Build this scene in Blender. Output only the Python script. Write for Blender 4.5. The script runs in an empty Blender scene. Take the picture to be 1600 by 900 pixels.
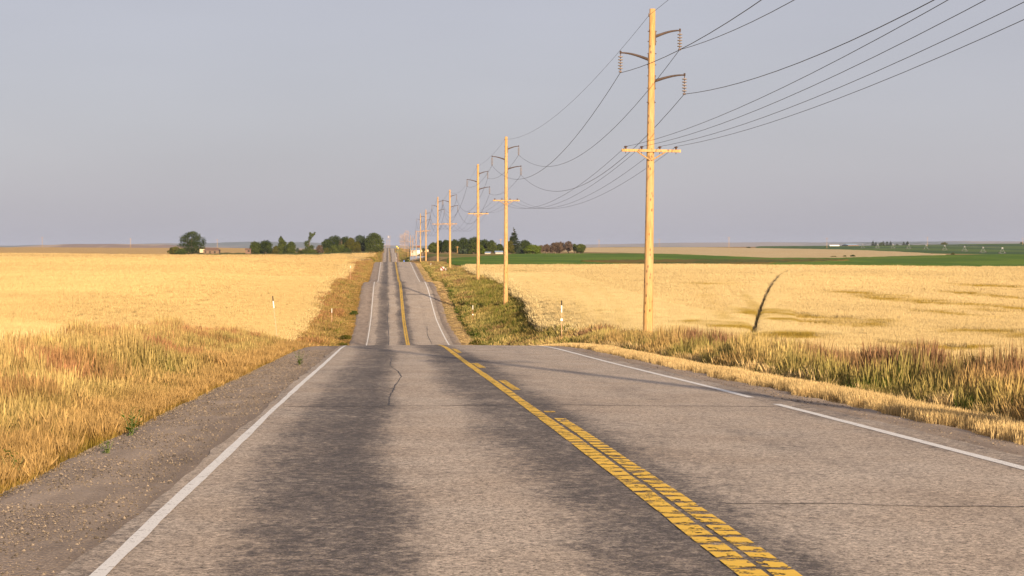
import bpy, math, random
import numpy as np
from mathutils import Vector

# ------------------------------------------------------------------ camera, sky, sun, exposure
scene = bpy.context.scene
C = scene.collection
F = 2600.0            # focal length in photo pixels (1600 wide)
U0, V0 = 606.0, 387.0 # where the road direction and eye level meet in the photo
cam_d = bpy.data.cameras.new('camera'); cam = bpy.data.objects.new('camera', cam_d); C.objects.link(cam)
cam_d.sensor_width = 36.0; cam_d.lens = 36.0*F/1600
cam_d.shift_x = (800-U0)/1600; cam_d.shift_y = -(450-V0)/1600
cam_d.clip_start = 0.1; cam_d.clip_end = 60000
cam.location = (0, 0, 0); cam.rotation_euler = (math.radians(90), 0, 0)
scene.camera = cam

SUN_EL = 12.5
SUN_DX = 0.225        # shadows run this far left per metre ahead
az = math.atan2(SUN_DX, -1.0)
world = bpy.data.worlds.new('World'); scene.world = world; world.use_nodes = True
wn = world.node_tree; wn.nodes.clear()
sky = wn.nodes.new('ShaderNodeTexSky'); sky.sky_type = 'NISHITA'; sky.sun_disc = False
sky.sun_elevation = math.radians(SUN_EL); sky.sun_rotation = az
sky.air_density = 1.0; sky.dust_density = 4.0; sky.ozone_density = 1.0; sky.altitude = 800
hz = wn.nodes.new('ShaderNodeMix'); hz.data_type = 'RGBA'; hz.inputs[0].default_value = 0.80
hz.inputs[7].default_value = (4.02, 3.86, 4.38, 1)     # grey lavender smoke in the air
bgn = wn.nodes.new('ShaderNodeBackground'); bgn.inputs['Strength'].default_value = 0.070
wo = wn.nodes.new('ShaderNodeOutputWorld')
wn.links.new(sky.outputs[0], hz.inputs[6])
_tc = wn.nodes.new('ShaderNodeTexCoord'); _mp = wn.nodes.new('ShaderNodeMapping'); _mp.inputs['Scale'].default_value = (1.6, 1.6, 7)
_nz = wn.nodes.new('ShaderNodeTexNoise'); _nz.inputs['Scale'].default_value = 1.7; _nz.inputs['Detail'].default_value = 3
_mr = wn.nodes.new('ShaderNodeMapRange'); _mr.inputs[1].default_value = .3; _mr.inputs[2].default_value = .7; _mr.inputs[3].default_value = .965; _mr.inputs[4].default_value = 1.045
_sc = wn.nodes.new('ShaderNodeVectorMath'); _sc.operation = 'SCALE'
wn.links.new(_tc.outputs['Generated'], _mp.inputs['Vector']); wn.links.new(_mp.outputs[0], _nz.inputs['Vector']); wn.links.new(_nz.outputs['Fac'], _mr.inputs[0])
wn.links.new(hz.outputs[2], _sc.inputs[0]); wn.links.new(_mr.outputs[0], _sc.inputs['Scale']); wn.links.new(_sc.outputs[0], bgn.inputs['Color'])
wn.links.new(bgn.outputs[0], wo.inputs['Surface'])

sun_d = bpy.data.lights.new('sun', 'SUN'); sun_d.energy = 5.0; sun_d.angle = math.radians(0.55)
sun_d.color = (1.0, 0.80, 0.56)
sun = bpy.data.objects.new('sun', sun_d); C.objects.link(sun)
_e = math.radians(SUN_EL); _n = math.hypot(SUN_DX, 1)
sun.rotation_euler = Vector((-SUN_DX/_n*math.cos(_e), 1/_n*math.cos(_e), -math.sin(_e))).to_track_quat('-Z', 'Y').to_euler()
vs = scene.view_settings
vs.view_transform = 'Standard'; vs.look = 'None'; vs.gamma = 1.0; vs.use_curve_mapping = False
vs.exposure = 0.9
scene.cycles.use_denoising = True
scene.cycles.max_bounces = 6; scene.cycles.diffuse_bounces = 3; scene.cycles.transparent_max_bounces = 8
scene.cycles.volume_bounces = 0

rng = np.random.default_rng(7)
random.seed(7)

# ------------------------------------------------------------------ terrain heights (eye level is z = 0)
def pchip(xk, yk, x):
    xk = np.asarray(xk, float); yk = np.asarray(yk, float); h = np.diff(xk); d = np.diff(yk)/h
    m = np.zeros_like(yk); m[0], m[-1] = d[0], d[-1]
    for i in range(1, len(xk)-1):
        if d[i-1]*d[i] > 0:
            w1 = 2*h[i]+h[i-1]; w2 = h[i]+2*h[i-1]; m[i] = (w1+w2)/(w1/d[i-1]+w2/d[i])
    x = np.clip(x, xk[0], xk[-1]); i = np.clip(np.searchsorted(xk, x)-1, 0, len(xk)-2)
    t = (x-xk[i])/h[i]
    return (2*t**3-3*t**2+1)*yk[i]+(t**3-2*t**2+t)*h[i]*m[i]+(-2*t**3+3*t**2)*yk[i+1]+(t**3-t**2)*h[i]*m[i+1]

YG = np.arange(-80, 4001, 1.0)
def smooth(a, s):
    k = np.arange(-int(3*s), int(3*s)+1); w = np.exp(-k*k/(2.0*s*s)); w /= w.sum()
    return np.convolve(np.pad(a, len(k)//2, mode='edge'), w, mode='valid')
ROAD = [(-80, .2), (-20, -1.15), (0, -1.56), (10, -1.82), (26, -2.34), (45, -3.02), (62, -3.63), (75, -4.44), (90, -5.6),
        (110, -7.35), (130, -8.75), (149, -8.72), (184, -8.2), (211, -6.6), (232, -5.35), (246, -5.02), (262, -5.5), (280, -5.95), (292, -5.95), (352, -5.0),
        (408, -3.85), (424, -3.62), (470, -5.0), (600, -11), (760, -13.5), (930, -10.2), (1020, -7.6), (1137, -3.9), (1180, -3.5), (1260, -5.0), (1400, -4.6), (1560, -.75), (1620, -.5),
        (1750, -3), (2600, -14), (4000, -25)]
road_tab = smooth(pchip(*zip(*ROAD), YG), 3.0)
def road_z(y): return np.interp(y, YG, road_tab)
RC = [(-80, 2.03), (60, 2.03), (140, 1.75), (250, 1.68), (300, 1.9), (420, 1.87), (1000, 1.3), (1600, 1.2), (2600, -3)]
def road_x(y): return np.interp(y, *zip(*RC))

COLS = {   # ground heights along photo columns: (column, [(distance, height)])
 0:   [(-80,-1.6),(0,-2.0),(30,-3.2),(60,-4.3),(100,-4.75),(150,-5.35),(200,-5.15),(300,-4.5),(384,-3.55),(450,-4.05),(600,-4.5),(800,-4.0),(1100,-2.2),(1400,-.75),(1700,-.3),(2600,-6),(4000,-22)],
 300: [(-80,-1.6),(0,-2.0),(30,-3.2),(60,-4.3),(100,-4.75),(150,-5.35),(200,-5.2),(300,-4.5),(384,-3.55),(450,-4.1),(600,-4.9),(800,-4.9),(900,-4.1),(1100,-2.7),(1400,-1.2),(1700,-.9),(2600,-6),(4000,-22)],
 480: [(-80,-1.6),(0,-2.0),(30,-3.25),(60,-4.35),(100,-5.2),(150,-6.2),(200,-6.0),(300,-4.7),(384,-3.55),(450,-4.1),(600,-4.9),(800,-4.8),(1000,-3.6),(1150,-2.8),(1500,-1.8),(2600,-8),(4000,-22)],
 585: [(-80,-1.6),(0,-2.0),(30,-3.25),(60,-4.35),(100,-6),(150,-8),(200,-7.0),(300,-5.1),(384,-3.6),(450,-3.8),(600,-4.3),(800,-4.0),(1000,-3),(1150,-2.3),(1600,-.8),(2600,-10),(4000,-22)],
 650: [(-80,-1.8),(0,-2.3),(30,-3.6),(60,-4.9),(82,-5.6),(120,-5.9),(170,-5.8),(250,-5.2),(330,-4.7),(400,-4.4),(480,-4.0),(600,-4.4),(750,-3.9),(900,-3.1),(1100,-2.4),(1600,-1.0),(2600,-8),(4000,-22)],
 800: [(-80,-1.8),(0,-2.3),(30,-3.6),(60,-4.9),(82,-5.5),(120,-5.8),(170,-5.8),(250,-5.1),(330,-4.5),(400,-4.9),(600,-4.7),(750,-4.2),(900,-3.1),(1100,-2.2),(1500,-.9),(1700,-.8),(2600,-6),(4000,-22)],
 1000:[(-80,-1.8),(0,-2.3),(30,-3.6),(60,-4.9),(82,-5.4),(120,-5.7),(170,-5.8),(250,-5.0),(330,-4.35),(400,-5.3),(480,-5.6),(600,-5.35),(750,-4.3),(900,-3.2),(1100,-1.9),(1400,-.4),(1700,.7),(2200,.5),(3000,-10),(4000,-22)],
 1300:[(-80,-1.8),(0,-2.3),(30,-3.65),(60,-4.95),(82,-5.4),(120,-5.7),(170,-5.9),(250,-5.2),(330,-4.65),(400,-5.6),(480,-6.1),(600,-5.6),(750,-5.1),(900,-4.6),(1100,-3.2),(1400,-1.9),(1650,-1.2),(2000,1.0),(2400,2.0),(3000,0),(4000,-20)],
 1600:[(-80,-1.8),(0,-2.3),(30,-3.65),(60,-4.95),(82,-5.4),(120,-5.7),(170,-6.0),(250,-5.4),(330,-4.9),(400,-5.9),(480,-6.2),(600,-5.0),(750,-3.5),(900,-4.2),(1150,-4.6),(1400,-2.4),(1800,1.5),(2300,5.0),(3000,3),(4000,-16)],
}
_ca = np.array([(u-U0)/F for u in COLS]); _tab = np.array([smooth(pchip(*zip(*t), YG), 9.0) for t in COLS.values()])
def field_z(x, y):
    x = np.asarray(x, float); y = np.asarray(y, float)
    a = np.clip(x/np.maximum(y, 45), _ca[0], _ca[-1]); i = np.clip(np.searchsorted(_ca, a)-1, 0, len(_ca)-2)
    t = (a-_ca[i])/(_ca[i+1]-_ca[i]); t = t*t*(3-2*t)
    yi = np.clip(y, YG[0], YG[-1]-1)-YG[0]; k = np.floor(yi).astype(int); f = yi-k
    z0 = _tab[i, k]*(1-f)+_tab[i, k+1]*f; z1 = _tab[i+1, k]*(1-f)+_tab[i+1, k+1]*f
    return z0*(1-t)+z1*t

_lat = rng.random((256, 256))
def vnoise(x, y, s):
    x = np.asarray(x, float)/s+1000; y = np.asarray(y, float)/s+1000
    i = np.floor(x).astype(int); j = np.floor(y).astype(int); fx = x-i; fy = y-j
    fx = fx*fx*(3-2*fx); fy = fy*fy*(3-2*fy); g = lambda a, b: _lat[a % 256, b % 256]
    return (g(i, j)*(1-fx)+g(i+1, j)*fx)*(1-fy)+(g(i, j+1)*(1-fx)+g(i+1, j+1)*fx)*fy
def fbm(x, y, s, o=3):
    v = 0; w = 0
    for k in range(o):
        v = v+vnoise(x+k*37, y-k*91, s/2**k)*.5**k; w += .5**k
    return v/w
def sstep(e0, e1, x):
    t = np.clip((x-e0)/(e1-e0), 0, 1); return t*t*(3-2*t)
def H(x, y):
    x = np.asarray(x, float); y = np.asarray(y, float)
    s = x-road_x(y); rz = road_z(y); sa = np.abs(s)
    left = s < 0
    # cross-section beside the road
    offl = np.interp(s, [-13, -9.5, -7.5, -5.7, -5.1, -3.6], [-.4, -.5, -.6, -.32, -.12, -.06])
    offr = np.interp(s, [4.3, 4.8, 5.6, 7.0, 9.2, 12], [-.06, -.10, -.10, -.55, -.95, -.95])
    offr = np.where(s > 5.6, offr*(1-.85*sstep(95, 125, y)*(1-sstep(330, 400, y))), offr)
    near = rz+np.where(left, offl, offr)
    fz = field_z(x, y)+(fbm(x, y, 40)-.5)*np.clip((y-30)/200, 0, 1)*.3
    kf_ = sstep(500, 720, y); wl = 1-sstep(0, 1, (-s-(9.5-5.3*kf_))/((20.5+np.clip(y, 0, 400)*.02)*(1-kf_)+5*kf_)); wr = 1-sstep(5.9, 13.0+2.6*sstep(95, 150, y)*(1-sstep(300, 360, y))+np.clip(y-200, 0, 400)*.02, s)
    w = np.where(left, wl, wr)
    nz = (fbm(x, y, 2.2, 2)-.5)*.14*sstep(5.2, 6.5, sa)
    z = near*w+fz*(1-w)+nz
    return z
def h1(x, y): return float(H(np.array([x]), np.array([y]))[0])
def at(u, y): return (u-U0)/F*y
def hit(u, v, y0, y1, h=0.0):
    ys = np.arange(y0, y1, 1.0); a = (u-U0)/F
    vv = V0-F*(H(a*ys, ys)+h)/ys
    k = np.where(vv <= v)[0]
    return float(ys[k[0]]) if len(k) else float(y1)

# ------------------------------------------------------------------ helpers
def mesh_obj(name, verts, faces, mat=None, parent=None, smooth_=False, link=True):
    me = bpy.data.meshes.new(name); me.from_pydata([tuple(v) for v in verts] if not isinstance(verts, np.ndarray) else verts.tolist(), [], faces if not isinstance(faces, np.ndarray) else faces.tolist())
    if smooth_: me.polygons.foreach_set('use_smooth', [True]*len(me.polygons))
    o = bpy.data.objects.new(name, me)
    if mat: me.materials.append(mat)
    if link: C.objects.link(o)
    if parent: o.parent = parent
    return o
def tag(o, label=None, cat=None, group=None, kind=None):
    if label: o['label'] = label
    if cat: o['category'] = cat
    if group: o['group'] = group
    if kind: o['kind'] = kind
    return o
def empty(name, loc, rz=0, label=None, cat=None, group=None):
    o = bpy.data.objects.new(name, None); o.empty_display_size = .3; C.objects.link(o)
    o.location = loc; o.rotation_euler = (0, 0, rz); return tag(o, label, cat, group)
def attr(me, name, typ, data, dom='POINT'):
    a = me.attributes.new(name, typ, dom)
    key = {'FLOAT': 'value', 'INT': 'value', 'FLOAT_VECTOR': 'vector', 'FLOAT_COLOR': 'color'}[typ]
    a.data.foreach_set(key, np.asarray(data).astype(np.int32 if typ == 'INT' else np.float32).ravel())
def grid_faces(nr, nc):
    i = np.arange(nr-1)[:, None]*nc+np.arange(nc-1)[None, :]
    return np.stack([i, i+1, i+nc+1, i+nc], -1).reshape(-1, 4)

class MB:
    def __init__(s): s.v = []; s.f = []
    def box(s, x0, y0, z0, x1, y1, z1):
        n = len(s.v); s.v += [(x0,y0,z0),(x1,y0,z0),(x1,y1,z0),(x0,y1,z0),(x0,y0,z1),(x1,y0,z1),(x1,y1,z1),(x0,y1,z1)]
        s.f += [[n+a for a in q] for q in ((3,2,1,0),(4,5,6,7),(0,1,5,4),(1,2,6,5),(2,3,7,6),(3,0,4,7))]; return s
    def tube(s, pts, rad, seg=8, flat=1.0):
        pts = [Vector(p) for p in pts]; n0 = len(s.v)
        if not hasattr(rad, '__len__'): rad = [rad]*len(pts)
        for i, p in enumerate(pts):
            d = (pts[min(i+1, len(pts)-1)]-pts[max(i-1, 0)]).normalized()
            up = Vector((0, 0, 1)) if abs(d.z) < .9 else Vector((1, 0, 0))
            a = d.cross(up).normalized(); b = a.cross(d).normalized()
            for k in range(seg):
                t = 2*math.pi*k/seg; s.v.append(tuple(p+(a*math.cos(t)*flat+b*math.sin(t))*rad[i]))
        for i in range(len(pts)-1):
            for k in range(seg):
                k2 = (k+1) % seg
                s.f.append([n0+i*seg+k, n0+i*seg+k2, n0+(i+1)*seg+k2, n0+(i+1)*seg+k])
        s.f.append([n0+k for k in range(seg)][::-1]); s.f.append([n0+(len(pts)-1)*seg+k for k in range(seg)]); return s
    def poly(s, pts, y0, y1):
        n = len(s.v); m = len(pts)
        s.v += [(p[0], y0, p[1]) for p in pts]+[(p[0], y1, p[1]) for p in pts]
        s.f.append([n+i for i in range(m)]); s.f.append([n+m+i for i in range(m)][::-1])
        for i in range(m): j = (i+1) % m; s.f.append([n+i, n+m+i, n+m+j, n+j])
        return s
    def build(s, name, mat, parent=None, smooth_=False): return mesh_obj(name, s.v, s.f, mat, parent, smooth_)

# ------------------------------------------------------------------ materials
class NT:
    def __init__(s, name):
        s.m = bpy.data.materials.new(name); s.m.use_nodes = True; s.t = s.m.node_tree; s.t.nodes.clear()
        s.out = s.t.nodes.new('ShaderNodeOutputMaterial')
    def n(s, typ, **kw):
        nd = s.t.nodes.new(typ)
        for k, v in kw.items(): setattr(nd, k, v)
        return nd
    def l(s, a, b): s.t.links.new(a, b); return s
    def set(s, inp, v):
        if isinstance(v, (int, float)): inp.default_value = v
        elif isinstance(v, tuple): inp.default_value = v if len(v) == 4 or inp.type == 'VECTOR' else (*v, 1)
        else: s.l(v, inp)
    def math(s, op, a, b=0.0, c=0.0, clamp=False):
        nd = s.n('ShaderNodeMath', operation=op); nd.use_clamp = clamp
        for i, v in enumerate((a, b, c)): s.set(nd.inputs[i], v)
        return nd.outputs[0]
    def mix(s, f, a, b, blend='MIX'):
        nd = s.n('ShaderNodeMix', data_type='RGBA', blend_type=blend); s.set(nd.inputs[0], f); s.set(nd.inputs[6], a); s.set(nd.inputs[7], b); return nd.outputs[2]
    def coord(s, scale=(1, 1, 1), loc=(0, 0, 0)):
        tc = s.n('ShaderNodeTexCoord'); mp = s.n('ShaderNodeMapping'); mp.inputs['Scale'].default_value = scale; mp.inputs['Location'].default_value = loc
        s.l(tc.outputs['Object'], mp.inputs['Vector']); return mp.outputs[0]
    def noise(s, scale, detail=3, vec=None, rough=.5, dist=0.0):
        nd = s.n('ShaderNodeTexNoise'); nd.inputs['Scale'].default_value = scale; nd.inputs['Detail'].default_value = detail
        nd.inputs['Roughness'].default_value = rough; nd.inputs['Distortion'].default_value = dist
        s.l(vec if vec is not None else s.coord(), nd.inputs['Vector']); return nd.outputs['Fac']
    def ramp(s, f, stops, interp='LINEAR'):
        r = s.n('ShaderNodeValToRGB'); e = r.color_ramp.elements; r.color_ramp.interpolation = interp
        while len(e) < len(stops): e.new(.5)
        for k, (p, c) in enumerate(stops):
            e[k].position = p; e[k].color = (c, c, c, 1) if isinstance(c, (int, float)) else (*c, 1)
        s.l(f, r.inputs[0]); return r.outputs[0]
    def rng(s, v, a, b, c, d):
        nd = s.n('ShaderNodeMapRange'); s.set(nd.inputs[0], v)
        for i, q in enumerate((a, b, c, d)): nd.inputs[i+1].default_value = q
        return nd.outputs[0]
    def bsdf(s, col, rough=.8, metal=0.0, bump=None, bs=.3, bd=.02, spec=.3):
        b = s.n('ShaderNodeBsdfPrincipled'); s.set(b.inputs['Base Color'], col); s.set(b.inputs['Roughness'], rough); s.set(b.inputs['Metallic'], metal)
        b.inputs['Specular IOR Level'].default_value = spec
        if bump is not None:
            bp = s.n('ShaderNodeBump'); bp.inputs['Strength'].default_value = bs; bp.inputs['Distance'].default_value = bd
            s.l(bump, bp.inputs['Height']); s.l(bp.outputs[0], b.inputs['Normal'])
        s.l(b.outputs[0], s.out.inputs['Surface']); return s.m
    def at(s, name, typ='GEOMETRY'):
        a = s.n('ShaderNodeAttribute', attribute_name=name, attribute_type=typ); return a

def simple(name, col, rough=.7, metal=0, var=.25, scale=6, spec=.3):
    t = NT(name); n = t.noise(scale, 4)
    return t.bsdf(t.mix(t.rng(n, .3, .7, 0, 1), tuple(c*(1-var) for c in col), tuple(min(1, c*(1+var)) for c in col)), rough, metal, spec=spec)

def mat_wood():
    t = NT('pole_wood'); v = t.coord((9, 9, .8)); n = t.noise(1.6, 6, v, .65)
    v2 = t.coord((5, 5, 2.6)); k = t.n('ShaderNodeTexVoronoi'); k.inputs['Scale'].default_value = 1.0; t.l(v2, k.inputs['Vector'])
    knot = t.rng(k.outputs['Distance'], .14, .26, 1, 0)
    col = t.mix(t.rng(n, .3, .7, 0, 1), (.33, .17, .055), (.67, .40, .15))
    chk = t.noise(6, 3, t.coord((30, 30, .35)), .5); col = t.mix(t.rng(chk, .55, .66, 0, .75), col, (.16, .085, .035))
    col = t.mix(t.math('MULTIPLY', knot, .9), col, (.13, .055, .02))
    lo = t.noise(.35, 2); col = t.mix(t.rng(lo, .4, .65, 0, .3), col, (.42, .33, .22))
    return t.bsdf(col, .8, bump=n, bs=.3, bd=.01)

def asphalt_color(t):
    """worn chip-seal: light aggregate, dark tyre and bleed bands that follow the lanes"""
    g = t.coord(); fine = t.noise(95, 2, g, .6); mid = t.noise(21, 3, g, .7)
    vor = t.n('ShaderNodeTexVoronoi'); vor.inputs['Scale'].default_value = 60; t.l(g, vor.inputs['Vector'])
    st = t.n('ShaderNodeSeparateColor'); t.l(vor.outputs['Color'], st.inputs[0])
    tc = t.n('ShaderNodeTexCoord'); sx = t.n('ShaderNodeSeparateXYZ'); t.l(tc.outputs['Object'], sx.inputs[0])
    wob = t.noise(.22, 3, t.coord((1, .5, 1)), .5)
    xw = t.math('ADD', sx.outputs[0], t.rng(wob, .3, .7, -.22, .22))
    band = t.ramp(t.rng(xw, -2.6, 6.6, 0, 1), [
        (0, .42), (.085, .30), (.11, .12), (.14, .16), (.165, .58), (.205, .80), (.26, .92), (.285, .62), (.305, .16), (.34, .03), (.375, .10), (.395, .48),
        (.43, .80), (.50, .90), (.535, .72), (.565, .26), (.62, .08), (.70, .06), (.725, .22), (.755, .12), (.80, .02), (.885, .04), (.915, .35), (1, .5)])
    pat = t.noise(1.6, 8, t.coord((1.2, .55, 1)), .7, .3); pat2 = t.noise(.4, 4, t.coord((1.3, .35, 1)), .55)
    rt = t.noise(10, 6, t.coord((1, .9, 1)), .75)
    m = t.math('ADD', band, t.math('MULTIPLY', t.math('SUBTRACT', pat, .5), 1.3))
    m = t.math('ADD', m, t.math('MULTIPLY', t.math('SUBTRACT', pat2, .5), .7))
    m = t.math('ADD', m, t.math('MULTIPLY', t.math('SUBTRACT', rt, .5), 2.6))
    m = t.math('ADD', m, t.math('MULTIPLY', t.math('SUBTRACT', fine, .5), 2.6)); m = t.math('ADD', m, t.math('MULTIPLY', t.math('SUBTRACT', mid, .5), 1.3))
    m = t.rng(m, .22, .96, 0, 1)
    agg = t.math('ADD', t.rng(fine, .3, .7, .45, 1.55), t.rng(st.outputs[0], 0, 1, -.40, .40))
    agg = t.math('ADD', agg, t.rng(mid, .3, .7, -.48, .48))
    sp = t.rng(st.outputs[1], .55, 1.0, 0, .35)
    light = t.mix(t.rng(t.noise(.6, 4, g), .35, .65, 0, 1), (.43, .335, .250), (.48, .39, .305))
    dark = t.mix(sp, (.070, .057, .052), (.19, .155, .135))
    col = t.mix(m, light, dark)
    sc = t.n('ShaderNodeVectorMath', operation='SCALE'); t.l(col, sc.inputs[0]); t.l(agg, sc.inputs['Scale'])
    return sc.outputs[0], t.math('ADD', fine, t.math('MULTIPLY', st.outputs[0], .6))
def mat_asphalt():
    t = NT('worn_asphalt'); c, h = asphalt_color(t); return t.bsdf(c, .82, bump=h, bs=.55, bd=.008, spec=.35)

def mat_paint(name, colr, rumble, wear):
    t = NT(name); g = t.coord(); n = t.noise(16, 5, t.coord((.45, 1.6, 1)), .75); f = t.noise(70, 2, g, .6)
    e = t.math('ADD', n, t.math('MULTIPLY', t.math('SUBTRACT', f, .5), .45))
    if rumble:
        tc = t.n('ShaderNodeTexCoord'); sx = t.n('ShaderNodeSeparateXYZ'); t.l(tc.outputs['Object'], sx.inputs[0])
        wob = t.noise(3.0, 2, g); y = t.math('ADD', sx.outputs[1], t.math('MULTIPLY', wob, .35))
        s = t.math('SINE', t.math('MULTIPLY', y, 2*math.pi/.305))
        amt = t.noise(.35, 2, g)
        e = t.math('ADD', e, t.math('MULTIPLY', t.math('SUBTRACT', s, .72), t.math('MULTIPLY', t.rng(amt, .35, .6, .15, .6), t.rng(t.noise(7, 3, t.coord((1.6, 1, 1))), .40, .60, 0, 1.5))))
    a = t.rng(e, wear-.03, wear+.03, 0, 1)
    a = t.math('SUBTRACT', 1.0, a, clamp=True)
    c = t.mix(t.rng(n, .3, .7, 0, 1), tuple(q*.82 for q in colr), colr)
    c = t.mix(t.rng(f, .5, .75, 0, .35), c, tuple(q*.6 for q in colr))
    b = t.n('ShaderNodeBsdfPrincipled'); t.l(c, b.inputs['Base Color']); b.inputs['Roughness'].default_value = .65
    tr = t.n('ShaderNodeBsdfTransparent'); mx = t.n('ShaderNodeMixShader'); t.l(a, mx.inputs[0]); t.l(tr.outputs[0], mx.inputs[1]); t.l(b.outputs[0], mx.inputs[2])
    t.l(mx.outputs[0], t.out.inputs['Surface']); return t.m

def mat_gravel():
    t = NT('gravel'); g = t.coord(); v = t.n('ShaderNodeTexVoronoi'); v.inputs['Scale'].default_value = 42; t.l(g, v.inputs['Vector'])
    s = t.n('ShaderNodeSeparateColor'); t.l(v.outputs['Color'], s.inputs[0])
    n = t.noise(1.1, 6, t.coord((2.2, .35, 1)), .6); n2 = t.noise(60, 2, g)
    base = t.mix(t.rng(n, .38, .62, 0, 1), (.24, .175, .13), (.42, .32, .24))
    st = t.mix(s.outputs[0], (.15, .11, .08), (.68, .53, .40)); st = t.mix(t.math('GREATER_THAN', s.outputs[1], .93), st, (.46, .30, .12))
    c = t.mix(t.rng(v.outputs['Distance'], .15, .42, .8, .15), base, st)
    tc = t.n('ShaderNodeTexCoord'); sx = t.n('ShaderNodeSeparateXYZ'); t.l(tc.outputs['Object'], sx.inputs[0]); q = t.math('ABSOLUTE', t.math('SUBTRACT', sx.outputs[0], 2.1))
    q = t.math('ADD', q, t.rng(t.noise(1.4, 5, t.coord((1.5, .5, 1)), .65), .3, .7, -.45, .45)); c = t.mix(t.rng(q, 3.85, 4.45, .62, 0), c, (.10, .07, .052)); c = t.mix(.30, c, t.mix(n2, (.11, .085, .07), (.40, .32, .255)))
    return t.bsdf(c, .9, bump=t.math('SUBTRACT', 1.0, v.outputs['Distance']), bs=.6, bd=.02)

def mat_ground():
    t = NT('dry_ground'); a = t.at('gc'); n = t.noise(.9, 7, None, .7); n2 = t.noise(.06, 4, t.coord((1, .4, 1)))
    c = t.mix(t.rng(n, .3, .7, .0, .5), a.outputs['Color'], t.mix(1.0, a.outputs['Color'], (.55, .5, .5), 'MULTIPLY'))
    c = t.mix(t.rng(n2, .35, .65, 0, .35), c, t.mix(1.0, c, (1.15, .9, .6), 'MULTIPLY'))
    return t.bsdf(c, .95, bump=n, bs=.6, bd=.2)
def mat_canopy():
    t = NT('crop_canopy'); a = t.at('cc'); n = t.noise(2.2, 8, t.coord((1, 1, 1)), .75); n2 = t.noise(.035, 3, t.coord((1, .6, 1)), .5); n3 = t.noise(.35, 5, None, .6)
    c = t.mix(t.rng(n, .32, .68, 0, 1), t.mix(1.0, a.outputs['Color'], (.66, .6, .5), 'MULTIPLY'), t.mix(1.0, a.outputs['Color'], (1.2, 1.2, 1.25), 'MULTIPLY'))
    c = t.mix(t.rng(n2, .4, .65, 0, .3), c, t.mix(1.0, c, (.9, .8, .62), 'MULTIPLY'))
    c = t.mix(t.rng(n3, .5, .7, 0, .4), c, t.mix(1.0, c, (.88, .82, .7), 'MULTIPLY'))
    return t.bsdf(c, .95, bump=n, bs=.5, bd=.25, spec=.1)
def mat_blade(name='grass_blade', lo=.62, hi=1.35):
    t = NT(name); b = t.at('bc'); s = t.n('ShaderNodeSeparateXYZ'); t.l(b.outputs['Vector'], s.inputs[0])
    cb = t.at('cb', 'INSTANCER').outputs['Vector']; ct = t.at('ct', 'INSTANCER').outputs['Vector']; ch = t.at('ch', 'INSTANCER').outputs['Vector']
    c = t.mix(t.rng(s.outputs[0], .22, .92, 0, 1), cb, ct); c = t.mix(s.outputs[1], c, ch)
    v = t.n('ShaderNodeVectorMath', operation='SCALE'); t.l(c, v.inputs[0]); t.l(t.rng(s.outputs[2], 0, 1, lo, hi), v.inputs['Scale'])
    d = t.n('ShaderNodeBsdfDiffuse'); tl = t.n('ShaderNodeBsdfTranslucent'); m = t.n('ShaderNodeMixShader'); m.inputs[0].default_value = .28
    t.l(v.outputs[0], d.inputs['Color']); t.l(v.outputs[0], tl.inputs['Color']); t.l(d.outputs[0], m.inputs[1]); t.l(tl.outputs[0], m.inputs[2])
    t.l(m.outputs[0], t.out.inputs['Surface']); return t.m
def mat_leaf(name, a, b):
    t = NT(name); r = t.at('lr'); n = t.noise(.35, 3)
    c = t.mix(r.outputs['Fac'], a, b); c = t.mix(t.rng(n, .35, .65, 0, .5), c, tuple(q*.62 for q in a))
    d = t.n('ShaderNodeBsdfDiffuse'); tl = t.n('ShaderNodeBsdfTranslucent'); m = t.n('ShaderNodeMixShader'); m.inputs[0].default_value = .2
    t.l(c, d.inputs['Color']); t.l(c, tl.inputs['Color']); t.l(d.outputs[0], m.inputs[1]); t.l(tl.outputs[0], m.inputs[2]); t.l(m.outputs[0], t.out.inputs['Surface']); return t.m

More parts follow.
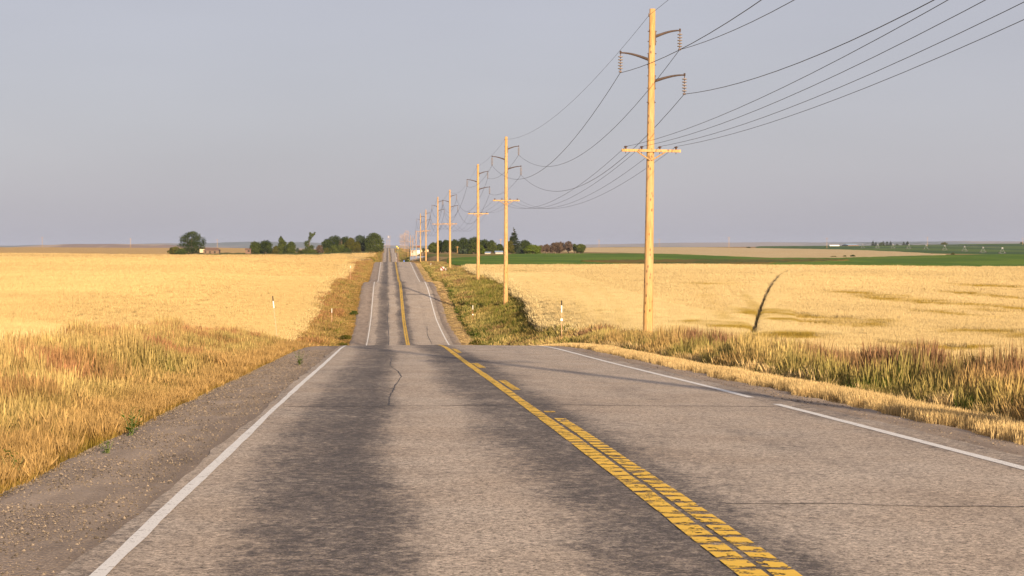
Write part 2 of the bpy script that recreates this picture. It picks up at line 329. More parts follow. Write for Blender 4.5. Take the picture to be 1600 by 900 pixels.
BLD = mat_blade('wheat_ear', .84, 1.16)
M = dict(wood=mat_wood(), asphalt=mat_asphalt(), gravel=mat_gravel(), ground=mat_ground(), canopy=mat_canopy(), blade=mat_blade(), ear=BLD,
    yellow=mat_paint('yellow_paint', (.98, .58, .035), True, .50), yellow2=mat_paint('yellow_paint_worn', (.98, .58, .035), True, .46),
    white=mat_paint('white_paint', (.88, .83, .76), False, .62), tar=simple('crack_tar', (.035, .03, .03), .6),
    steel=simple('weathered_steel', (.075, .05, .04), .6, .2), porc=simple('porcelain', (.27, .22, .19), .35, 0, .15), cap=simple('insulator_cap', (.09, .05, .04), .5),
    wire=simple('wire_metal', (.035, .033, .035), .5, .3), galv=simple('galvanised', (.24, .24, .25), .6, .2), bark=simple('bark', (.13, .095, .065), .9),
    deadw=simple('dead_wood', (.24, .17, .13), .9), logw=simple('grey_logs', (.16, .105, .07), .9, 0, .4, 3), whitew=simple('white_siding', (.42, .37, .31), .7, 0, .1),
    creamw=simple('cream_siding', (.55, .42, .27), .8), blueroof=simple('blue_metal_roof', (.26, .34, .44), .5), redroof=simple('red_roof', (.30, .055, .035), .7), darkgap=simple('dark_opening', (.03, .025, .02), .9),
    redbrown=simple('rusty_boards', (.17, .10, .07), .9, 0, .3), black=simple('black_band', (.03, .022, .02), .6), whiteb=simple('white_band', (.80, .76, .70), .5, 0, .06), pinkb=simple('pinkish_stake', (.56, .33, .20), .8, 0, .15),
    rust=simple('rusty_stake', (.30, .12, .06), .8), signw=simple('sign_white', (.55, .50, .45), .5, 0, .06), signr=simple('sign_dark_red', (.20, .035, .02), .6), signy=simple('sign_yellow', (.85, .66, .03), .5, 0, .05),
    signo=simple('sign_amber', (.85, .47, .03), .5, 0, .05), blue=simple('blue_plastic', (.10, .16, .42), .5),
    track=simple('track_earth', (.085, .058, .025), .95, 0, .4, 1.5), treadgreen=simple('track_weeds', (.30, .22, .06), .95, 0, .3, 1.5))

# ------------------------------------------------------------------ ground sheet
def axis(pos):
    out = [0.0]
    for lim, st in pos:
        while out[-1] < lim: out.append(out[-1]+st)
    return out
xr = axis([(16, .5), (40, 2), (120, 6), (400, 16), (1200, 60), (4000, 300), (9000, 1000)]); xs = np.array(sorted(set([-q for q in xr]+xr)))
ys_ = axis([(120, 1), (430, 2), (1700, 10), (4000, 50), (22000, 1000)]); ys = np.array([-80+0.0, -60, -40, -20, -10, -5]+ys_)
GX, GY = np.meshgrid(xs, ys); GZ = H(GX, GY)
s_ = np.abs(GX-road_x(GY)); under = (s_ < 4.5)
GZ = np.where(under, road_z(GY)-.16, GZ)
far = sstep(2600, 4200, GY); GZ = GZ*(1-far)+(-30.0)*far
GZ = np.where(GY < -5, H(GX, GY), GZ); GZ = np.where(under, np.minimum(GZ, road_z(GY)-.16), GZ)
ground = mesh_obj('ground', np.stack([GX, GY, GZ], -1).reshape(-1, 3), grid_faces(len(ys), len(xs)), M['ground'], smooth_=True)
pn = fbm(GX, GY, 14); pn2 = fbm(GX+500, GY, 180)
gold = np.array([.33, .215, .075]); grn = np.array([.12, .13, .03]); red = np.array([.30, .15, .06]); brn = np.array([.22, .155, .085])
k = sstep(.45, .7, pn)[..., None]; gc = gold*(1-k*.6)+grn*k*.6
k = sstep(.55, .75, fbm(GX-90, GY+40, 9))[..., None]; gc = gc*(1-k*.5)+red*k*.5
kf = sstep(1800, 3200, GY)[..., None]; farc = np.where((pn2 > .52)[..., None], np.array([.34, .26, .15]), np.where((pn2 > .45)[..., None], np.array([.12, .14, .06]), np.array([.26, .18, .11])))
gc = gc*(1-kf)+farc*kf
kk = sstep(3.4, 5.2, s_)[..., None]; gc = brn*(1-kk)+gc*kk
attr(ground.data, 'gc', 'FLOAT_COLOR', np.concatenate([gc, np.ones_like(gc[..., :1])], -1).reshape(-1, 4)); tag(ground, kind='structure')

# ------------------------------------------------------------------ road, shoulders, markings
ry = np.array(list(np.arange(-70, 80, .5))+list(np.arange(80, 460, 1.0))+list(np.arange(460, 1800, 5.0)))
def strip(name, x0, x1, dz, mat, parent=None, yy=ry, nx=2, wob0=0, wob1=0, sd=0, crown=0):
    xs0 = (road_x(yy)-2.03) + x0 + (fbm(yy, yy*0+sd, .9, 3)-.5)*2*wob0+(fbm(yy, yy*0+sd+9, 6, 2)-.5)*wob0*2
    xs1 = (road_x(yy)-2.03) + x1 + (fbm(yy, yy*0+sd+50, .9, 3)-.5)*2*wob1+(fbm(yy, yy*0+sd+59, 6, 2)-.5)*wob1*2
    t = np.linspace(0, 1, nx)[None, :]; X = xs0[:, None]*(1-t)+xs1[:, None]*t; Y = np.repeat(yy[:, None], nx, 1)
    Z = road_z(yy)[:, None]+dz-np.abs(X-road_x(yy)[:, None])*crown
    return mesh_obj(name, np.stack([X, Y, Z], -1).reshape(-1, 3), grid_faces(len(yy), nx), mat, parent, True)
CR = .008
road = tag(strip('road', -1.80, 6.22, 0, M['asphalt'], nx=9, wob0=.07, wob1=.07, crown=CR), kind='structure')
mz = .004+.0005
nd_ = np.arange(-70, 440, .25); nf_ = np.arange(440, 1800, 5.0); yl = np.concatenate([nd_, nf_])
strip('edge_line', -1.66, -1.57, mz, M['white'], road, yl, wob0=.012, wob1=.014, sd=3, crown=CR)
yr = yl[yl < 25.0]; strip('edge_line', 5.72, 5.85, mz, M['white'], road, yr, wob0=.012, wob1=.012, sd=13, crown=CR)
yr = yl[(yl > 26.3)]; strip('edge_line', 5.72, 5.85, mz, M['white'], road, yr, wob0=.012, wob1=.012, sd=14, crown=CR)
strip('centre_line', 1.92, 2.075, mz, M['yellow'], road, yl, wob0=.012, wob1=.012, sd=23, crown=CR)
for a, b in ((-70, 21.5), (22.4, 22.9), (28.3, 32.2), (38.6, 42.0), (51, 56), (95, 430), (445, 1800)):
    seg = np.arange(a, b, .25) if b < 500 else np.arange(a, b, 5.0)
    strip('centre_line', 2.115, 2.27, mz, M['yellow2'], road, seg, wob0=.014, wob1=.014, sd=33, crown=CR)
def crack(x0, x1, y, w, sd, dy=0.0):
    n = int((x1-x0)/.06)+2; X = np.linspace(x0, x1, n); Yc = y+(fbm(X, X*0+sd, .8, 4)-.5)*.35+dy*(X-x0)
    ww = w*(.35+1.3*fbm(X, X*0+sd+5, .35, 2)); v = []
    for s2 in (-.5, .5):
        Yy = Yc+s2*ww; v.append(np.stack([X, Yy, road_z(Yy)-np.abs(X-road_x(Yy))*CR+.003], -1))
    V = np.stack(v, 1).reshape(-1, 3); mesh_obj('tar_crack', V, grid_faces(n, 2), M['tar'], road)
for a in ((-1.5, 6.1, 24.1, .05, 1), (2.5, 6.2, 12.3, .022, 2), (-1.8, 6.2, 36.0, .02, 3), (-1.4, 3, 46.5, .03, 4), (-1.8, 6.2, 218, .35, 5), (1.9, 6.1, 218.6, .25, 15), (-1.8, 2, 182, .2, 6), (-1.8, 6.2, 330, .3, 7), (3.5, 5.6, 17.2, .01, 8), (-1.0, 1.2, 30.5, .012, 9)): crack(*a)
def lcrack(pts, w):
    v = []
    P = []
    for (xa, ya), (xb, yb) in zip(pts[:-1], pts[1:]):
        for t in np.linspace(0, 1, 12, endpoint=False): P.append((xa+(xb-xa)*t+random.uniform(-.012, .012), ya+(yb-ya)*t))
    for (x, y) in P:
        q = w*random.uniform(.4, 1.4)
        for s2 in (-.5, .5): v.append((x+s2*q, y, float(road_z(y))-abs(x-2.03)*CR+.0032))
    mesh_obj('tar_crack', v, grid_faces(len(P), 2).tolist(), M['tar'], road)
lcrack([(.02, 24.3), (0.03, 26.5), (.13, 30), (.28, 34), (.22, 37), (.05, 40.5), (.10, 47)], .022)
lcrack([(.0, 140), (.1, 160), (-.05, 190), (.1, 210)], .06); lcrack([(4.0, 150), (3.9, 165), (4.2, 178)], .06)

# shoulders: gravel, cross-section follows H at the outer edge
def shoulder(name, xin, xout, nx, sd):
    yy = ry; off = road_x(yy)-2.03; t = np.linspace(0, 1, nx)[None, :]
    wob = (fbm(yy, yy*0+sd, 2.5, 4)-.5)*.5; X = (off+xin)[:, None]*(1-t)+(off+xout+wob)[:, None]*t; Y = np.repeat(yy[:, None], nx, 1)
    zin = road_z(yy)[:, None]-.018-np.abs(X-road_x(yy)[:, None])*CR; zo = H(X, Y)+.02
    Z = zin*(1-t**2)+zo*t**2+(fbm(X, Y, .5, 3)-.5)*.05*np.minimum(1, 3*t); Z[:, -1] = H(X[:, -1], yy)-.12
    return tag(mesh_obj(name, np.stack([X, Y, Z], -1).reshape(-1, 3), grid_faces(len(yy), nx), M['gravel'], None, True), kind='structure')
shoulder('gravel_shoulder', -1.70, -3.45, 9, 101); shoulder('gravel_shoulder', 6.12, 7.15, 6, 202)
# loose stones on both shoulders: countless
def stones(n):
    V = []; Fc = []; col = []
    y = 6+rng.random(n)**1.7*50; side = rng.random(n) < .85; x = np.where(side, -1.80-rng.random(n)**.8*1.65, 6.25+rng.random(n)*.9)
    r = .0028+rng.random(n)**6*.010; r = r*np.clip(y/22, 1, 1.15)
    z = np.where(side, H(x, y)*0+road_z(y)-.03-np.abs(x-2.03)*CR, road_z(y)-.05)
    t = np.clip(np.where(side, (-1.95-x)/1.5, (x-6.25)/.9), 0, 1); zz = (road_z(y)-.018-np.abs(x-2.03)*CR)*(1-t**2)+(H(x, y)+.02)*t**2
    o = np.array([(1,0,0),(-1,0,0),(0,1,0),(0,-1,0),(0,0,1),(0,0,-.6)])
    v = o[None]*r[:, None, None]*(.6+.8*rng.random((n, 6, 1)))+np.stack([x, y, zz+r*.3], -1)[:, None, :]
    f = np.array([(0,2,4),(2,1,4),(1,3,4),(3,0,4),(2,0,5),(1,2,5),(3,1,5),(0,3,5)])[None]+np.arange(n)[:, None, None]*6
    o_ = mesh_obj('loose_stones', v.reshape(-1, 3), f.reshape(-1, 3), None)
    t_ = NT('stone'); a = t_.at('sc'); o_.data.materials.append(t_.bsdf(t_.mix(a.outputs['Fac'], (.05, .04, .032), (.29, .225, .165)), .85))
    attr(o_.data, 'sc', 'FLOAT', np.repeat(rng.random(n), 6)); tag(o_, 'small loose stones scattered over both gravel shoulders', 'stones', kind='stuff')
stones(75000)

# ------------------------------------------------------------------ crops
WH = .85
def xb_left(y): return np.interp(y, [0, 60, 384, 1000], [-9.6, -9.0, -9.0, -10.0])+(fbm(y, y*0+7, 8, 3)-.5)*.9
def xb_right(y): return np.interp(y, [0, 60, 110, 140, 165, 210, 290, 345], [12.3, 12.2, 12.3, 12.8, 14.5, 15.8, 15.7, 17.2])+(fbm(y, y*0+17, 8, 3)-.5)*.8
# trampled / lodged places and wheel tracks in the right field, given by ground spots
LODGE = []
for (u, v, ru, ry_) in ((1265, 500, 75, 12), (1500, 478, 62, 16), (1545, 463, 30, 7), (1455, 490, 25, 8), (1545, 523, 60, 7), (1590, 490, 30, 9), (1350, 458, 18, 3), (1130, 514, 45, 5), (1540, 448, 50, 3), (1225, 530, 60, 5), (1450, 545, 70, 5), (815, 424, 10, 2), (1110, 445, 30, 1.6)):
    y = hit(u, v, 40, 335, WH); y2 = hit(u, v-ry_, 40, 335, WH); LODGE.append((at(u, y), y, ru/F*y*1.15, max(3.0, (y2-y)*1.35)))
def track_pts(L): return [(at(u, hit(u, v, 40, 343, WH)), hit(u, v, 40, 343, WH)) for u, v in L]
TRK = [track_pts([(1177, 526), (1180, 512), (1184, 496), (1190, 478), (1196, 462), (1205, 444), (1217, 431), (1231, 423)])]
TRF = [track_pts([(1135, 505), (1120, 485), (1105, 465), (1090, 450), (1078, 438)]), track_pts([(1180, 485), (1160, 462), (1142, 445), (1130, 437)])]
TRS = [track_pts([(a, 520), (a-12, 495), (a-30, 468), (a-52, 447), (a-75, 435)]) for a in (905, 930, 955, 985)]
def dist_line(x, y, P):
    d = np.full(np.shape(x), 1e9)
    for (xa, ya), (xb, yb) in zip(P[:-1], P[1:]):
        dx, dy = xb-xa, yb-ya; t = np.clip(((x-xa)*dx+(y-ya)*dy)/max(1e-6, dx*dx+dy*dy), 0, 1); d = np.minimum(d, np.hypot(x-xa-t*dx, y-ya-t*dy))
    return d
def canopy_state(x, y):
    """returns (drop 0..1, tint 0..1 straw to green-brown, track 0..1)"""
    x = np.asarray(x, float); y = np.asarray(y, float); drop = np.zeros(x.shape); tr = np.zeros(x.shape)
    for (cx, cy, rx, ry2) in LODGE:
        q = np.hypot((x-cx)/rx, (y-cy)/ry2)+(fbm(x, y, 5, 3)-.5)*1.1; drop = np.maximum(drop, 1-sstep(.75, 1.1, q))
    tint = np.clip(drop*(-.75+3.1*fbm(x+50, y*.6, 2.4, 3)), 0, 1)
    drop = drop*(.25+.75*sstep(.4, .6, fbm(x, y+70, 4, 2)))
    for P in TRK: tr = np.maximum(tr, 1-sstep(.06+.0003*y, .17+.0004*y, dist_line(x, y, P)+(fbm(x, y, 1.4, 2)-.5)*.3))
    for P in TRF: k = (1-sstep(.25, .7, dist_line(x, y, P)))*(.15+.5*fbm(x, y, 6, 2)); drop = np.maximum(drop, k*.8); tint = np.maximum(tint, k)
    for P in TRS: k = (1-sstep(.05, .3, dist_line(x, y, P)))*(.5*fbm(x, y, 4, 2)); drop = np.maximum(drop, k*.3); tint = np.maximum(tint, k*.8)
    return drop, tint, tr
STRAW = np.array([.53, .40, .188]); STRAWR = np.array([.52, .41, .212]); LODG = np.array([.27, .19, .04]); TRC = np.array([.17, .115, .04])
def canopy_z(x, y):
    d, ti, tr = canopy_state(x, y); n = (fbm(x, y, 1.1, 2)-.5)*.10+(fbm(x, y, 14, 2)-.5)*.16
    return H(x, y)+WH+n-d*.16-tr*.50
def canopy(name, side, y0, y1, label):
    yy = []; y = y0
    while y < y1: yy.append(y); y += .55 if y < 140 else (.9 if y < 345 else 5)
    yy.append(y1); yy = np.array(yy); nc = 330
    xb = xb_left(yy) if side < 0 else xb_right(yy); xf = side*(np.maximum(yy, 20)*(.30 if side < 0 else .42)+25)
    t = (np.linspace(0, 1, nc)[None, :])**1.25; X = xb[:, None]*(1-t)+xf[:, None]*t; Y = np.repeat(yy[:, None], nc, 1)
    if side > 0: d, ti, tr = canopy_state(X, Y)
    else: d = ti = tr = np.zeros(X.shape)
    if side < 0:
        for P in LTR: tr = np.maximum(tr, .75*(1-sstep(.5, 1.0, dist_line(X, Y, P))))
    n = (fbm(X, Y, 1.1, 2)-.5)*.10+(fbm(X, Y, 14, 2)-.5)*.16
    Z = H(X, Y)+WH+n-d*.16-tr*.50
    Z[:, 0] = H(X[:, 0], yy)-.05; Z[0] = H(X[0], Y[0])-.05; Z[-1] = H(X[-1], Y[-1])-.05
    base = STRAW if side < 0 else STRAWR
    c = base[None, None]*(1-ti[..., None])+LODG*ti[..., None]; c = c*(1-tr[..., None])+TRC*tr[..., None]
    o = mesh_obj(name, np.stack([X, Y, Z], -1).reshape(-1, 3), grid_faces(len(yy), nc), M['canopy'], None, True)
    attr(o.data, 'cc', 'FLOAT_COLOR', np.concatenate([c, np.ones_like(c[..., :1])], -1).reshape(-1, 4))
    return tag(o, label, 'wheat', kind='stuff')
def lhit(u, v): y = hit(u, v, 400, 900, WH); return (at(u, y), y)
LTR = [[lhit(541, 396.5), lhit(543, 399), lhit(542, 402), lhit(545, 404.5)], [lhit(547.5, 395.8), lhit(550, 398.5), lhit(549.5, 402), lhit(552, 404.5)]]
canopy('wheat_field', -1, 8, 855, 'ripe golden wheat field filling the left side up to the distant trees')
canopy('wheat_field', 1, 8, 345, 'ripe pale golden wheat field with trampled patches right of the utility poles')

def polar_patch(name, us, y0, y1, ny, h, col, noise_amp, label, cat, kind='stuff', col2=None, cs=30):
    us = np.asarray(us, float); uf = np.linspace(us[0], us[-1], 110); a0 = np.interp(uf, us, y0); a1 = np.interp(uf, us, y1)
    t = np.linspace(0, 1, ny)[:, None]; Y = a0[None]*(1-t)+a1[None]*t; X = (uf-U0)[None]/F*Y
    Z = H(X, Y)+h+(fbm(X, Y, 3.0, 3)-.5)*noise_amp
    Z[0] -= h+.1; Z[-1] -= h+.1; Z[:, 0] -= h+.1; Z[:, -1] -= h+.1
    o = mesh_obj(name, np.stack([X, Y, Z], -1).reshape(-1, 3), grid_faces(ny, len(uf)), M['canopy'], None, True)
    c = np.broadcast_to(np.array(col), X.shape+(3,)).copy()
    if col2 is not None: k = sstep(.4, .65, fbm(X, Y*.5, cs, 3))[..., None]; c = c*(1-k)+np.array(col2)*k
    attr(o.data, 'cc', 'FLOAT_COLOR', np.concatenate([c, np.ones_like(c[..., :1])], -1).reshape(-1, 4)); return tag(o, label, cat, kind=kind)
# green row crop behind the right wheat
gu = [690, 720, 800, 915, 1040, 1200, 1300, 1400, 1600, 1900]
gtop = [404.2, 402.5, 396.5, 393.2, 396.2, 402.8, 402.5, 399, 396.5, 396.5]
gy0 = [430, 400, 372, 352, 350, 350, 350, 350, 350, 350]
gy1 = [hit(u, v, 440, 860, .5) for u, v in zip(gu, gtop)]
polar_patch('green_crop_field', gu, gy0, gy1, 150, .5, (.085, .165, .014), .35, 'dark green leafy crop field between the near wheat and the far wheat', 'crop field', col2=(.13, .21, .02), cs=18)
# weedy strip inside it
wu = [905, 960, 1040, 1120, 1190, 1240, 1290, 1330]
polar_patch('weed_strip', wu, [hit(u, v, 430, 800, .8) for u, v in zip(wu, (407.3, 409.6, 411.5, 412.0, 411.2, 409, 407.5, 406))], [hit(u, v, 430, 820, .8) for u, v in zip(wu, (406.2, 406.2, 405.2, 404.8, 404.8, 405, 404.8, 405))], 30, .8, (.17, .125, .03), .9, 'strip of yellow green weeds running through the green crop field', 'weeds', col2=(.09, .11, .02), cs=12)
# golden grass strip between wheat and green crop
su = [640, 665, 700, 750, 772]
polar_patch('dry_grass_strip', su, [420, 400, 385, 372, 365], [hit(u, v, 430, 640, .3) for u, v in zip(su, (402.5, 402.5, 403, 403.8, 405))], 30, .3, (.30, .185, .06), .3, 'strip of dry orange grass behind the utility poles beside the green crop', 'grass', col2=(.17, .14, .04), cs=12)
fu = [880, 915, 980, 1080, 1200, 1300, 1400, 1482]
fb = [392, 392.4, 393.6, 396.8, 400.8, 403.0, 400.2, 398.3]; ft = [387.6, 387.2, 386.6, 386.4, 387.8, 389.6, 393.0, 397.6]
fy0 = [hit(u, v, 560, 1100, .5) for u, v in zip(fu, fb)]; fy1 = [hit(u, v, 700, 1750, .5) for u, v in zip(fu, ft)]
polar_patch('far_wheat_field', fu, fy0, fy1, 60, .6, (.58, .45, .25), .3, 'pale far wheat field beyond the green crop on the right', 'wheat')
hu = [1180, 1250, 1300, 1400, 1500, 1600, 1900]
polar_patch('far_green_field', hu, [hit(u, v, 700, 1900, .5)+6 for u, v in zip(hu, (387.6, 388.8, 389.9, 393.5, 395.8, 396.5, 396.5))], [2400]*7, 60, .6, (.10, .16, .035), .3, 'far dark green field under the irrigation machine on the right', 'crop field', col2=(.05, .10, .03), cs=60)
lu = [-300, 0, 100, 200, 265, 330, 392]
polar_patch('far_wheat_field', lu, [857, 857, 857, 857, 920, 945, 950], [1560]*5+[1600, 1600], 50, .85, (.54, .37, .16), .3, 'far wheat field rising to the skyline behind the ruined cabin on the left', 'wheat')
gu2 = [300, 330, 390, 450, 500, 560, 588]
polar_patch('green_weeds', gu2, [857]*7, [940, 945, 948, 950, 985, 1000, 1010], 10, 1.0, (.10, .13, .03), .7, 'band of green weeds along the foot of the left tree line', 'weeds', col2=(.15, .13, .04), cs=9)
gr = [600, 640, 700, 760, 800]
polar_patch('pasture', [625, 640, 700, 740, 790], [hit(u, v, 480, 880, .1) for u, v in zip((625, 640, 700, 740, 790), (401.5, 401.5, 402, 401.5, 398))], [900, 900, 890, 880, 880], 24, .1, (.14, .15, .035), .15, 'short green pasture in front of the right tree line', 'grass', col2=(.27, .20, .06), cs=10)

# ------------------------------------------------------------------ tuft meshes and scattering
def tuft(name, n, h, w, rad, lean, head=0.0, hw=0.0, hstart=.78, seed=0, z0=0.0, leaf=False, mat='blade'):
    r = np.random.default_rng(seed); V = []; Fc = []; B = []
    for i in range(n):
        ang = r.random()*6.283; q = rad*math.sqrt(r.random()); px, py = q*math.cos(ang), q*math.sin(ang)
        hi = h*(.55+.6*r.random()); la = r.random()*6.283; ll = lean*(.2+1.1*r.random()); wa = r.random()*math.pi
        wx, wy = math.cos(wa), math.sin(wa); rr = r.random(); base = len(V)
        prof = [(0, .8), (.35, 1), (.7, .75), (1, .12)] if not leaf else [(0, .3), (.3, 1), (.65, 1), (1, .08)]
        for t, ww in prof:
            x = px+math.cos(la)*ll*hi*t*t; y = py+math.sin(la)*ll*hi*t*t; z = z0+(hi-z0)*t*(1-.12*ll)
            for s in (-.5, .5): V.append((x+wx*w*ww*s, y+wy*w*ww*s, z)); B.append((t, 0, rr))
        for k in range(3): Fc.append((base+2*k, base+2*k+1, base+2*k+3, base+2*k+2))
        if hw > 0 and r.random() < head:
            base = len(V); rr2 = r.random()
            for t, ww in ((hstart, .25), (hstart+.1, 1), (hstart+.2, .8), (1.08, .1)):
                x = px+math.cos(la)*ll*hi*t*t*1.05; y = py+math.sin(la)*ll*hi*t*t*1.05; z = z0+(hi-z0)*t*(1-.12*ll)
                for s in (-.5, .5): V.append((x+wx*hw*ww*s, y+wy*hw*ww*s, z)); B.append((t, 1, rr2))
            for k in range(3): Fc.append((base+2*k, base+2*k+1, base+2*k+3, base+2*k+2))
    o = mesh_obj(name, V, Fc, M[mat], link=False); attr(o.data, 'bc', 'FLOAT_VECTOR', B); return o
VAR = []
def variants(k, **kw):
    i0 = len(VAR)
    for j in range(k): VAR.append(tuft('tuft', seed=len(VAR)*11+5, **kw))
    return (i0, k)
T_TALL = variants(5, n=44, h=1.0, w=.0055, rad=.17, lean=.13, head=.8, hw=.019, hstart=.76)       # reddish panicles
T_PALE = variants(4, n=46, h=1.08, w=.0055, rad=.15, lean=.09, head=.85, hw=.012, hstart=.82)      # pale straw stalks
T_GREEN = variants(4, n=44, h=.80, w=.009, rad=.16, lean=.22)                                      # leafy green
T_SHORT = variants(4, n=80, h=.36, w=.0042, rad=.16, lean=.22, head=.5, hw=.010, hstart=.7)        # short dry
T_BERM = variants(4, n=120, h=.20, w=.0040, rad=.17, lean=.16, head=.4, hw=.007, hstart=.7)
T_FAR = variants(4, n=46, h=.85, w=.030, rad=.45, lean=.25, head=.5, hw=.045)
T_WHEAT = variants(4, n=60, h=.98, w=.008, rad=.22, lean=.16, head=.9, hw=.020, hstart=.86, mat='ear')
T_EARS = variants(4, n=330, h=.30, w=.014, rad=1.05, lean=.40, head=.95, hw=.026, hstart=.5, mat='ear')
T_WEED = variants(4, n=26, h=.5, w=.035, rad=.12, lean=.75, leaf=True)
tc_ = bpy.data.collections.new('tuft_shapes')
for i, o in enumerate(VAR): o.name = 'tuft_shape_%03d' % i; tc_.objects.link(o)

def scatter(name, P, idx, scl, cb, ct, ch, label, cat, sxy=None):
    n = len(P); me = bpy.data.meshes.new(name); me.vertices.add(n); me.vertices.foreach_set('co', np.asarray(P, np.float32).ravel())
    sv = np.stack([sxy if sxy is not None else scl, sxy if sxy is not None else scl, scl], -1)
    rot = np.stack([(rng.random(n)-.5)*.14, (rng.random(n)-.5)*.14, rng.random(n)*6.283], -1)
    attr(me, 'idx', 'INT', idx); attr(me, 'scl', 'FLOAT_VECTOR', sv); attr(me, 'rot', 'FLOAT_VECTOR', rot)
    for k, v in (('cb', cb), ('ct', ct), ('ch', ch)): attr(me, k, 'FLOAT_VECTOR', v)
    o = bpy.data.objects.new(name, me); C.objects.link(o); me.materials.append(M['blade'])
    ng = bpy.data.node_groups.new(name, 'GeometryNodeTree'); ng.interface.new_socket('Geometry', in_out='INPUT', socket_type='NodeSocketGeometry'); ng.interface.new_socket('Geometry', in_out='OUTPUT', socket_type='NodeSocketGeometry')
    N = ng.nodes; L = ng.links; gi = N.new('NodeGroupInput'); go = N.new('NodeGroupOutput'); ip = N.new('GeometryNodeInstanceOnPoints')
    ci = N.new('GeometryNodeCollectionInfo'); ci.inputs[0].default_value = tc_; ci.inputs['Separate Children'].default_value = True; ci.inputs['Reset Children'].default_value = True
    def na(nm, ty): q = N.new('GeometryNodeInputNamedAttribute'); q.data_type = ty; q.inputs['Name'].default_value = nm; return q.outputs[0]
    L.new(gi.outputs[0], ip.inputs['Points']); L.new(ci.outputs[0], ip.inputs['Instance']); ip.inputs['Pick Instance'].default_value = True
    L.new(na('idx', 'INT'), ip.inputs['Instance Index']); L.new(na('rot', 'FLOAT_VECTOR'), ip.inputs['Rotation']); L.new(na('scl', 'FLOAT_VECTOR'), ip.inputs['Scale'])
    L.new(ip.outputs[0], go.inputs[0]); md = o.modifiers.new('scatter', 'NODES'); md.node_group = ng
    return tag(o, label, cat, kind='stuff')
def pick(t, n): return t[0]+rng.integers(0, t[1], n)
def mixc(a, b, k): return np.asarray(a)[None]*(1-k[:, None])+np.asarray(b)[None]*k[:, None]
SUNG = np.array([.46, .29, .085]); PALE = np.array([.56, .42, .16]); REDH = np.array([.43, .215, .105]) ; REDR = np.array([.29, .165, .085]); ORG = np.array([.40, .185, .062]); OLV = np.array([.15, .155, .028]); GRNc = np.array([.085, .135, .016]); DRY = np.array([.58, .42, .20])

